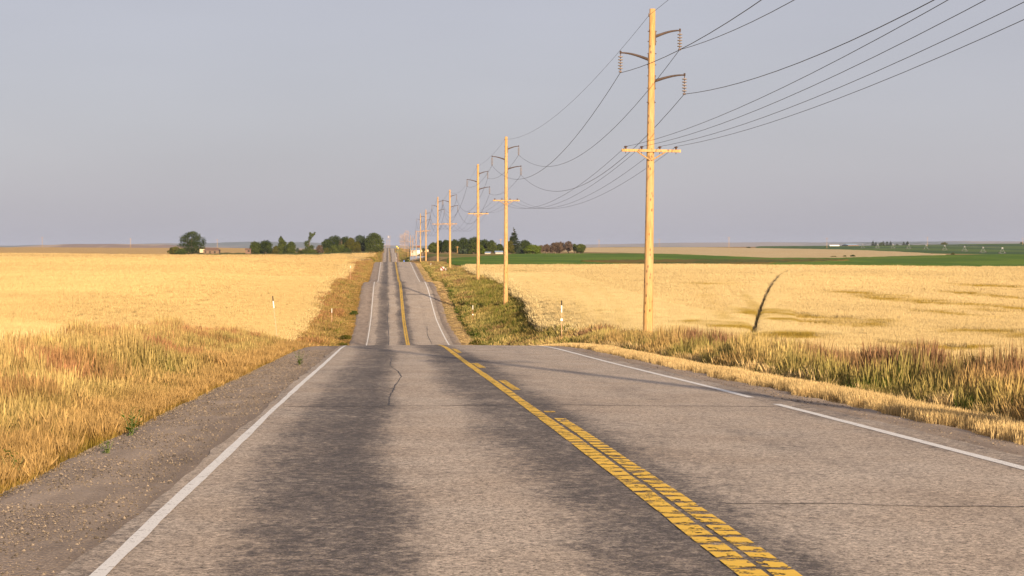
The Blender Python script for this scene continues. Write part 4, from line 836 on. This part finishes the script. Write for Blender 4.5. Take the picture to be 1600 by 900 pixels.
def tree(name, u, y, wpx, hpx, kind, leaf, lab, vbase=None, group=None, dens=1.0, seed=None, trunk='bark', blobs=None):
    r = np.random.default_rng(seed if seed is not None else int(u*7+y)); wpx = wpx*(1.22 if u < 660 or u > 880 else 1.4); x = at(u, y); g = h1(x, y)
    if vbase is not None: g = min(g, (V0-vbase)/F*y)
    W = wpx/F*y; Hh = hpx/F*y; e = empty(name, (x, y, g), 0, lab, 'bush' if name == 'bush' else 'tree', group); B = []
    if blobs is not None: B = [(a*W, b*W*.5, c*Hh, rx*W, rx*W, rz*Hh) for a, b, c, rx, rz in blobs]
    elif kind in ('round', 'sparse', 'bush'):
        nb = {'round': 17, 'sparse': 12, 'bush': 11}[kind]; z0 = {'round': .20, 'sparse': .35, 'bush': .12}[kind]
        for i in range(nb):
            t = (i+.5)/nb; zz = z0+(.90-z0)*t; env = (math.sin(math.pi*min(1, (t*.80+.22)))**.6)*.5; ang = i*2.4+r.random(); q = env*(.45+.45*r.random()); k = (.12+.12*r.random())*(1 if kind != 'sparse' else .75)
            B.append((math.cos(ang)*q*W*.85, math.sin(ang)*q*W*.85, zz*Hh, k*W*1.05, k*W*1.05, min(.16*Hh, k*W)*1.0))
        B.append((0, 0, .5*Hh, .27*W, .27*W, .28*Hh))
    elif kind == 'column':
        for i in range(12):
            t = (i+.5)/12; rr = W*.5*math.sin(math.pi*min(1, .25+t*.72))**.8; ang = r.random()*6.28; B.append((math.cos(ang)*rr*.35, math.sin(ang)*rr*.35, (.08+.86*t)*Hh, rr*.72, rr*.72, Hh*.075))
    elif kind == 'spruce':
        for i in range(15):
            t = i/14; rr = W*.5*(1-t)**.85+W*.03
            for k in range(5 if t < .8 else 2): an = k*1.256+i+.5*r.random(); q = rr*(.62+.3*r.random()); B.append((math.cos(an)*q*.62, math.sin(an)*q*.62, (.07+.90*t)*Hh-.02*Hh*r.random(), rr*.42, rr*.42, Hh*.026))
    n = int(3600*dens); size = max(.16*W, .0)*.55 if kind != 'spruce' else W*.07; size = min(size, 1.25/F*y*1.25)
    V, Fc, lr = leaves(B, n, size, r); mb = MB(); th = Hh*(.75 if kind != 'spruce' else .95); tr = max(.12, W*.035)
    mb.tube([(0, 0, -.3), (tr*.3, 0, th*.35), (-tr*.2, 0, th*.7), (0, 0, th)], [tr, tr*.75, tr*.5, tr*.15], 7)
    if kind != 'spruce':
        for i in range(7 if kind != 'sparse' else 16):
            bx = B[i % len(B)]; z0_ = th*(.25+.5*r.random()); mb.tube([(0, 0, z0_), (bx[0]*.5, bx[1]*.5, (z0_+bx[2])/2+.1), (bx[0]*1.15, bx[1]*1.15, bx[2]+bx[5]*(1.0 if kind == 'sparse' else .3))], [tr*.45, tr*.3, tr*.1], 5)
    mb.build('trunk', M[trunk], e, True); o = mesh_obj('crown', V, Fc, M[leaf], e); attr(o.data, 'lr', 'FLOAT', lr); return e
TL = 'trees of the farm rows on the skyline'
BIG = [(0,0,.86,.17,.10),(.13,0,.80,.16,.10),(-.14,0,.80,.15,.09),(.22,0,.70,.14,.09),(-.25,0,.72,.15,.08),(-.28,0,.60,.13,.08),(.05,0,.62,.26,.14),(-.12,.3,.5,.26,.14),(.18,0,.48,.24,.12),(.40,0,.62,.08,.10),(.42,0,.50,.07,.07),(-.35,0,.42,.12,.08),(.0,0,.3,.33,.16),(-.18,0,.16,.25,.14),(.2,0,.18,.25,.15),(.36,0,.36,.10,.10),(.08,0,.92,.10,.06)]
tree('tree', 299.5, 905, 38, 38, 'round', 'leaf_dark', 'big dark spreading tree beside the ruined cabin, tallest on the far left', 395.8, TL, 2.0, blobs=BIG)
tree('bush', 274, 900, 20, 13, 'bush', 'leaf_olive', 'round olive bush at the left foot of the big dark tree', 396, TL)
tree('bush', 284, 893, 15, 10, 'bush', 'leaf_mid', 'low green bush tucked under the left side of the big dark tree', 396, TL)
tree('bush', 318, 925, 13, 10, 'bush', 'leaf_dark', 'small dark bush behind the ruined cabin', 394, TL)
for a in ((398, 905, 17, 22, 'round', 'leaf_mid', 'leftmost of four bushy trees in the left centre row'), (415, 907, 21, 22.5, 'round', 'leaf_dark', 'second of four bushy trees in the left centre row, broadest'), (440, 912, 14, 31, 'column', 'leaf_mid', 'tallest pointed tree in the left centre row'), (454.5, 909, 15, 20.5, 'round', 'leaf_mid', 'rightmost bushy tree of the left centre row')):
    tree('tree', *a, 397, TL, 1.2)
tree('bush', 405, 915, 12, 17, 'bush', 'leaf_mid', 'bush filling the gap between the two left bushy trees', 397, TL); tree('bush', 431, 905, 10, 16, 'column', 'leaf_olive', 'slim bush left of the tallest pointed tree', 396.5, TL)
LEAN = [(-.05,0,.12,.30,.14),(-.28,0,.14,.18,.11),(.20,0,.12,.22,.10),(0,0,.28,.22,.12),(-.15,0,.42,.10,.07),(-.16,0,.52,.13,.09),(-.05,0,.58,.09,.06),(.03,0,.70,.10,.08),(.10,0,.82,.12,.07),(.20,0,.88,.09,.05),(.28,0,.95,.05,.04),(.04,0,.92,.07,.05),(.12,0,.36,.13,.07)]
tree('tree', 483.5, 915, 24, 37, 'lean', 'leaf_mid', 'odd lone tree with a thin leaning top and bushy foot', 395, TL, .9, blobs=LEAN)
tree('bush', 470, 918, 10, 7, 'bush', 'leaf_olive', 'low olive bush left of the odd leaning tree', 395, TL, .5); tree('bush', 465, 1050, 6, 8, 'bush', 'leaf_blue', 'tiny bluish bush far behind between the left rows', 393, TL, .4)
tree('tree', 499, 925, 14, 15, 'sparse', 'leaf_brown', 'bare brownish shrub at the left end of the dense grove', 394, TL, .35, trunk='deadw')
for a in ((512, 960, 20, 24, 'round', 'leaf_dark', 'rounded dark tree at the left end of the dense grove'), (524, 990, 26, 27.5, 'round', 'leaf_dark', 'broad dark tree near the left of the dense grove, behind dead twigs'), (541, 985, 20, 26, 'round', 'leaf_dark', 'dark tree in the middle of the dense grove'), (548, 950, 15, 25, 'round', 'leaf_olive', 'olive tree standing forward in the middle of the dense grove'), (562, 1000, 18, 27, 'round', 'leaf_blue', 'grey green tree behind the beige house'), (558, 950, 12, 19, 'round', 'leaf_olive', 'small olive tree directly right of the beige house')):
    tree('tree', *a, 393.5, TL, 1.3)
for a in ((511, 940, 14, 10, 'bush', 'leaf_olive', 'olive bush low in front of the grove at its left'), (522, 938, 16, 14, 'bush', 'leaf_mid', 'green bush low in front of the broad dark tree'), (534, 940, 16, 15, 'bush', 'leaf_mid', 'green bush low in front of the grove centre'), (542, 938, 14, 9, 'bush', 'leaf_dark', 'dark low bush left of the beige house')):
    tree('bush', *a, 393.5, TL, .8)
tree('tree', 533, 945, 9, 25, 'sparse', 'leaf_brown', 'dead bare tree sticking up in the dense grove', 393, TL, .06, trunk='deadw')
tree('tree', 569.5, 985, 9.5, 27.5, 'column', 'leaf_spruce', 'dark narrow conifer left of the tallest grove tree', 393, TL, .9)
BIG2 = [(0,0,.88,.20,.09),(.10,0,.80,.22,.10),(-.16,0,.76,.20,.10),(.25,0,.68,.19,.12),(-.28,0,.62,.16,.10),(.32,0,.52,.18,.12),(0,0,.6,.34,.18),(.36,0,.36,.14,.12),(-.3,0,.45,.16,.12),(-.3,0,.28,.16,.14),(0,0,.35,.38,.2),(.25,0,.2,.22,.14),(-.1,0,.15,.3,.12),(.4,0,.44,.1,.07)]
tree('tree', 584, 960, 26, 33, 'round', 'leaf_mid', 'tallest rounded tree of the grove, nearest to the road on its left', 392.5, TL, 2.2, blobs=BIG2)
tree('bush', 506, 930, 3, 5, 'bush', 'leaf_yellow', 'tiny bright yellow bush at the foot of the grove', 392.5, TL, .3)
# right
for u, y, w, h, lf, lab in ((540, 160, 17, 10, 'leaf_olive', 'olive sagebrush clump in the left valley grass below the short pale stake'), (553, 195, 12, 8, 'leaf_mid', 'small green bush near the left road shoulder in the valley'), (534, 150, 20, 9, 'leaf_olive', 'low olive clump left of the short pale stake base'), (560, 262, 11, 4, 'leaf_lime', 'bright green weed clump on the left shoulder at the second crest'), (748, 150, 20, 9, 'leaf_olive', 'olive clump in the right valley grass beside the rust red stake'), (820, 152, 26, 12, 'leaf_lime', 'mid green bush at the lower right end of the green bank'), (805, 172, 24, 13, 'leaf_olive', 'olive green bush right of the second utility pole foot'), (757, 236, 12, 6, 'leaf_mid', 'green clump at the foot of the third utility pole'), (728, 320, 10, 4, 'leaf_mid', 'green clump right of the fourth utility pole foot')):
    tree('bush', u, y, w, h, 'bush', lf, lab, None, 'bushes on the road banks', .35)
tree('bush', 635.3, 930, 9.5, 9, 'bush', 'leaf_dark', 'dark round bush right of the far end of the road', 396.3, TL, 1.0)
tree('bush', 661.5, 1010, 4, 7, 'bush', 'leaf_mid', 'tiny tree right of the red roof behind the white shed', 393, TL, .4)
for a in ((677, 900, 12, 17, 'round', 'leaf_mid', 'leftmost tree of the right tree line'), (686.5, 930, 14, 20, 'round', 'leaf_dark', 'second dark tree from the left of the right tree line'), (697, 925, 15, 21, 'round', 'leaf_dark', 'dark tree behind the fourth utility pole'), (710, 930, 17, 22, 'round', 'leaf_dark', 'dark tree of the right tree line between the fourth and third utility poles'), (724, 940, 18, 24.5, 'round', 'leaf_dark', 'broad dark tree right of centre in the gap before the third utility pole'), (741, 940, 22, 25.5, 'round', 'leaf_dark', 'tallest broad tree directly behind the third utility pole'), (757, 930, 17, 22, 'round', 'leaf_dark', 'dark tree right of the third utility pole'),
          (768, 920, 14, 20.5, 'round', 'leaf_mid', 'lighter green tree above the left blue roof'), (780, 960, 12, 15, 'round', 'leaf_dark', 'low dark tree behind the right blue roof')):
    tree('tree', *a, 396.5, TL, 1.2)
for a in ((728, 870, 17, 8.5, 'bush', 'leaf_blue', 'bluish green bush at the left tip of the green crop'), (742, 866, 18, 19, 'bush', 'leaf_mid', 'mid green bush directly left of the third utility pole foot'), (751, 868, 11, 14, 'bush', 'leaf_lime', 'brighter green bush touching the third utility pole'), (797, 900, 11, 21, 'bush', 'leaf_olive', 'grey olive bush right behind the second utility pole')):
    tree('bush', *a, 397.5, TL, 1.0)
tree('spruce_tree', 803, 905, 20, 40.5, 'spruce', 'leaf_spruce', 'tall pointed spruce right of the second utility pole', 395.5, TL, 1.8)
tree('spruce_tree', 813, 885, 12, 13, 'spruce', 'leaf_blue', 'small bluish spruce at the foot of the tall spruce', 396, TL, .8)
tree('tree', 820, 925, 18, 19.5, 'round', 'leaf_dark', 'dark rounded tree right of the tall spruce', 395, TL, 1.2)
tree('bush', 832, 875, 23, 14, 'bush', 'leaf_lime', 'broad bright green bush right of the tall spruce', 395.8, TL, 1.5)
for a in ((846, 900, 9, 13, 'sparse', 'leaf_brown', 'thin brown shrub right of the broad bright green bush'), (854, 905, 13, 14, 'sparse', 'leaf_brown', 'brown half dead tree second right of the bright green bush'), (868, 905, 17, 16.5, 'round', 'leaf_brown', 'dense dark brown tree in the brownish group'), (875, 915, 15, 17.5, 'sparse', 'leaf_brown', 'twiggy brown tree in the middle of the brownish group'), (888, 912, 16, 18.5, 'sparse', 'leaf_brown', 'tallest bare brown tree of the brownish group')):
    tree('tree', *a, 394.3, TL, .55 if a[4] == 'sparse' else 1.0, trunk='deadw')
tree('tree', 897.5, 900, 8, 15.5, 'sparse', 'leaf_mid', 'thin green tree right of the brown trees', 392.8, TL, .6); tree('tree', 907, 895, 16, 14.5, 'round', 'leaf_mid', 'rightmost green tree of the right tree line', 392.3, TL, 1.2)
for u, w, h in ((1364, 7, 10), (1368, 6, 8.5), (1380, 6, 10), (1385.5, 7, 9), (1391, 7, 9.5), (1411, 6, 9), (1417, 8, 8.5)):
    pass
FARC = [(1364, 7, 10, 'first from the left of the far conifers'), (1368.5, 6, 8, 'second from the left of the far conifers'), (1380, 6, 10, 'third from the left of the far conifers'), (1386, 7, 9.5, 'fourth from the left of the far conifers'), (1391.5, 7, 9, 'fifth from the left of the far conifers'), (1412, 6, 8.5, 'left one of the separate far conifer pair'), (1418, 8, 9, 'right one of the separate far conifer pair')]
for u, w, h, lab in FARC: tree('conifer', u, 2150, w, h, 'spruce', 'leaf_spruce', lab, 385, 'far conifers on the right skyline', .35)
tree('bush', 1377, 2130, 8, 6, 'bush', 'leaf_mid', 'pale bush among the far conifers', 385, 'far conifers on the right skyline', .3); tree('bush', 1402, 2150, 5, 4, 'bush', 'leaf_mid', 'small bush between the far conifer groups', 385, 'far conifers on the right skyline', .3)
for u, y, w, h, lf, lab in ((1303, 800, 10, 3, 'leaf_olive', 'low brownish bush left of two bushes in front of the far wheat'), (1320, 800, 7, 4, 'leaf_mid', 'left one of two round green bushes in front of the far wheat'), (1332.5, 800, 8, 5, 'leaf_dark', 'right one of two round bushes in front of the far wheat'), (1456, 1000, 7, 2.5, 'leaf_brown', 'low brown bush at the tip of the far wheat'), (1489, 1000, 6, 3.5, 'leaf_olive', 'small olive bush right of the far wheat tip'), (1475, 2350, 10, 4, 'leaf_olive', 'low olive bush on the far right skyline'), (1170, 1650, 6, 2, 'leaf_dark', 'tiny bush on the far wheat skyline'), (1596, 2300, 5, 3, 'leaf_olive', 'tiny bush on the skyline at the right border')):
    tree('bush', u, y, w, h, 'bush', lf, lab, None, 'small far bushes', .25)

# ------------------------------------------------------------------ buildings
def shed(name, u, y, wpx, wallpx, roofpx, wallm, roofm, lab, vbase, cat='shed', doors=(), wins=(), depth=8, rz=0.0, hip=0.0):
    x = at(u, y); g = (V0-vbase)/F*y; k = y/F; W = wpx*k; h0 = wallpx*k; h1_ = roofpx*k
    e = empty(name, (x, y, g), rz, lab, cat); mb = MB(); mb.box(-W/2, 0, -1.5, W/2, depth, h0); mb.build('wall', M[wallm], e)
    n = MB(); o = .25; D = depth; n.v = [(-W/2-o, -o, h0), (W/2+o, -o, h0), (W/2+o, D+o, h0), (-W/2-o, D+o, h0), (-W/2-o+hip*W, D/2, h0+h1_), (W/2+o-hip*W, D/2, h0+h1_)]
    n.f = [(0, 1, 5, 4), (2, 3, 4, 5), (1, 2, 5), (3, 0, 4), (3, 2, 1, 0)]; n.v = [(a, b, c+.01) for a, b, c in n.v]; n.build('roof', M[roofm], e)
    for a, b in doors: q = MB(); q.box(-W/2+a*W, -.06, 0, -W/2+b*W, -.005, h0*.8); q.build('door', M['darkgap' if wallm != 'creamwhite' else 'whiteb'], e)
    for a, b, c, d in wins: q = MB(); q.box(-W/2+a*W, -.05, h0*c, -W/2+b*W, -.005, h0*d); q.build('window', M['darkgap'], e)
    return e
e = shed('ruined_cabin', 330, 880, 24, 5.0, 3.6, 'logw', 'redbrown', 'collapsing brown log cabin with low sagging roof beside the big dark tree', 396, 'cabin', doors=((.38, .46),), wins=((.68, .78, .1, .75), (.1, .16, .1, .8)), hip=.16)
mb = MB(); mb.box(-6.2, 1.0, .4, -3.6, 1.3, 2.3); mb.build('gable_board', M['creamw'], e)
e = empty('board_pile', (at(309, 872), 872, h1(at(309, 872), 872)), 0, 'heap of fallen grey boards left of the ruined cabin', 'wood pile'); mb = MB()
for i in range(22): a = random.uniform(-3, 3); mb.tube([(a, random.uniform(-1, 1), random.uniform(0, .6)), (a+random.uniform(1, 2.5), random.uniform(-1, 1), random.uniform(.3, 1.6))], .09, 4)
mb.build('board', M['logw'], e)
shed('old_shed', 387.5, 900, 8.5, 3.2, 2.2, 'redbrown', 'redbrown', 'small rusty brown shed left of the four bushy trees', 393.5, doors=((.45, .8),), depth=5)
shed('beige_house', 553.5, 985, 7, 2.8, 1.6, 'creamw', 'creamw', 'small beige house half hidden in the dense grove', 392.8, 'house', wins=((.6, .8, .3, .8),), depth=7)
e = shed('white_shed', 650, 985, 16, 4.6, 3.2, 'whitew', 'blueroof', 'long white shed with blue grey roof right of the far road end', 395.6, doors=(), wins=((.08, .16, .2, .55),), depth=12)
mb = MB(); mb.box(.6, -.06, 0, 2.6, -.005, 1.6); mb.build('door', M['whiteb'], e)
shed('red_roofed_house', 654.3, 1060, 4.2, 2.3, 1.6, 'logw', 'redroof', 'small house with red roof rising behind the white shed', 387.6, 'house', depth=6)
shed('farm_house', 663.5, 1040, 12, 5.2, 1.2, 'creamw', 'logw', 'beige farm building right of the white shed', 395.0, 'house', doors=((.42, .5),), wins=((.2, .3, .3, .7), (.7, .8, .3, .7)), depth=9)
shed('blue_roofed_shed', 762, 868, 9, 1.6, 2.0, 'whitew', 'blueroof', 'small shed with pale blue roof right of the third utility pole', 397.0, depth=6)
shed('blue_roofed_shed', 780, 872, 11.5, 2.2, 2.4, 'whitew', 'blueroof', 'blue roofed shed directly left of the second utility pole', 396.6, depth=7)
shed('far_barn', 1333.5, 2150, 19, 1.6, 2.0, 'redbrown', 'blueroof', 'far barn with blue roof and red end on the right skyline', 384.6, 'barn', depth=14, rz=.3)
shed('far_white_shed', 1304, 2150, 15, 1.0, .8, 'whiteb', 'whiteb', 'long low white shed on the right skyline left of the far barn', 384.2, depth=10)

# ------------------------------------------------------------------ pond and irrigation machine
t = NT('pond_water'); n = t.noise(.8, 3); M['water'] = t.bsdf((.30, .34, .40), .12, bump=n, bs=.1, bd=.05, spec=.8)
pz = []; pu = [(640.5, 406.2), (648, 404.6), (656, 403.0), (664.5, 401.0), (664.5, 400.4), (650, 400.3), (640.5, 400.6)]
zp = -4.15; V = []
for u, v in pu: y = -zp*F/(v-V0); V.append((at(u, y), y, zp))
V2 = [(a, b, -4.6) for a, b, c in V]; m_ = len(V); Fp = [list(range(m_))]+[[i, (i+1) % m_, m_+(i+1) % m_, m_+i] for i in range(m_)]
tag(mesh_obj('pond_water', V+V2, Fp, M['water']), kind='structure')

tow = [(1348, 390.0, 5), (1371, 391.0, 5.5), (1395, 392.2, 6.5), (1420, 393.5, 6.8), (1447, 394.2, 6.8), (1476, 395.2, 8), (1507, 396.6, 6.5), (1536, 397.3, 5.5), (1566, 398.3, 5.5)]
W0 = []; 
for i, (u, vb, hp) in enumerate(tow):
    y = 1700-i*68; x = at(u, y); W0.append(Vector((x, y, h1(x, y)+.1)))
piv = empty('irrigation_machine', tuple(W0[0]), 0, 'long centre pivot irrigation machine on wheeled towers across the far green field', 'irrigation machine')
for i, p in enumerate(W0):
    q = p-W0[0]; mb = MB(); hh = 4.2
    for s2 in (-1, 1): mb.tube([(q.x+s2*2.1, q.y, q.z+.4), (q.x, q.y, q.z+hh)], .08, 5); mb.tube([(q.x+s2*2.1, q.y, q.z+.4), (q.x-s2*.3, q.y, q.z+hh*.55)], .05, 4)
    mb.tube([(q.x-2.1, q.y, q.z+.5), (q.x+2.1, q.y, q.z+.5)], .1, 5); mb.box(q.x-.6, q.y-.4, q.z+hh-.5, q.x+.6, q.y+.4, q.z+hh+.35)
    tw = mb.build('tower', M['galv'], piv); 
    for s2 in (-1, 1): w_ = MB(); w_.tube([(q.x+s2*2.1, q.y-.2, q.z+.55), (q.x+s2*2.1, q.y+.2, q.z+.55)], .6, 12); w_.build('wheel', M['black'], tw)
    if i < len(W0)-1:
        r_ = W0[i+1]-W0[0]; P = []; P2 = []
        for k in range(13):
            t_ = k/12; b = q.lerp(r_, t_); b.z += hh+1.1*math.sin(math.pi*t_); P.append(tuple(b)); c_ = b.copy(); c_.z -= 1.5*math.sin(math.pi*t_); P2.append(tuple(c_))
        mb = MB(); mb.tube(P, .14, 5); mb.tube(P2, .05, 4)
        for k in range(1, 12): mb.tube([P[k], P2[k]], .05, 4)
        mb.build('span', M['galv'], piv)

# ------------------------------------------------------------------ distant plain and hills
def hills(y0, peaks, base, amp, seed, colr, name, u0=-400, u1=2100):
    us = np.linspace(u0, u1, 260); X = (us-U0)/F*y0
    top = np.interp(us, *zip(*peaks)); zt = (V0-top)/F*y0+(fbm(us, us*0+seed, 60, 4)-.5)*amp
    rows = [(-.20, 0), (-.10, .35), (-.04, .8), (0, 1), (.06, .7), (.18, 0)]; V = []
    for dy, k in rows:
        Y = y0*(1+dy); n2 = (fbm(us, us*0+seed+dy*900, 22, 3)-.5)*amp*.8*(1-k)*k
        V.append(np.stack([X*(1+dy*.0), np.full_like(X, Y), base+(zt-base)*k+n2], -1))
    o = mesh_obj(name, np.concatenate(V), grid_faces(len(rows), len(us)), M[colr], None, True); return tag(o, kind='structure')
t = NT('hill_brown'); M['hill'] = t.bsdf(t.mix(t.rng(t.noise(.006, 4, t.coord((1, .25, 1))), .45, .55, 0, 1), (.26, .17, .12), (.40, .28, .18)), .95)
t = NT('hill_far'); M['hillfar'] = t.bsdf(t.mix(t.rng(t.noise(.0012, 5, t.coord((1, .3, 1))), .42, .58, 0, 1), (.10, .115, .085), (.30, .23, .16)), .95)
hills(5200, [(-400, 389), (-20, 388), (50, 384.5), (100, 381.5), (180, 380.8), (260, 382.5), (330, 386), (420, 388.5), (600, 390), (2100, 390)], -30, 3, 3, 'hill', 'hills', -400, 700)
hills(13000, [(-400, 384), (0, 384), (300, 380), (380, 377.5), (480, 379), (620, 383), (800, 384), (960, 381.5), (1100, 378.8), (1300, 378), (1500, 377.5), (1800, 378), (2100, 380)], -30, 14, 9, 'hillfar', 'hills')
# countless far trees as a hazy dark line
def far_trees():
    n = 700; u = rng.random(n)*2000-150; y = 5600+rng.random(n)*3500; w = 6+rng.random(n)*26; h = 4+rng.random(n)*9; keep = fbm(u, u*0, 70, 3) > .42; u, y, w, h = u[keep], y[keep], w[keep], h[keep]
    V = []; Fc = []
    for a, b, c, d in zip(u, y, w, h):
        x = at(a, b); k = len(V); r = np.random.default_rng(k)
        for i in range(7): an = i*.9; V.append((x+math.cos(an)*c*.5*(.7+.6*r.random()), b+math.sin(an)*c*.5, -30)); V.append((x+math.cos(an)*c*.35*(.7+.6*r.random()), b+math.sin(an)*c*.35, -30+d*(.6+.5*r.random())+12))
        V.append((x, b, -17+d))
        for i in range(7): j = (i+1) % 7; Fc.append((k+2*i, k+2*j, k+2*j+1, k+2*i+1)); Fc.append((k+2*i+1, k+2*j+1, k+14))
    tag(mesh_obj('far_woods', V, Fc, M['leaf_dark']), 'hazy dark line of woods scattered over the distant plain', 'woods', kind='stuff')
far_trees()

# ------------------------------------------------------------------ haze
HAZE = 4.2e-5
if HAZE > 0:
    mb = MB(); mb.box(-9500, -300, -40, 9500, 22500, 62)
    o = mb.build('haze', None); t = NT('haze_air'); t.out
    pv = t.n('ShaderNodeVolumePrincipled'); pv.inputs['Color'].default_value = (.50, .58, .80, 1); pv.inputs['Density'].default_value = HAZE; pv.inputs['Anisotropy'].default_value = .0
    t.l(pv.outputs[0], t.out.inputs['Volume']); o.data.materials.append(t.m); tag(o, 'pale smoky haze over the whole plain', 'haze', kind='stuff')
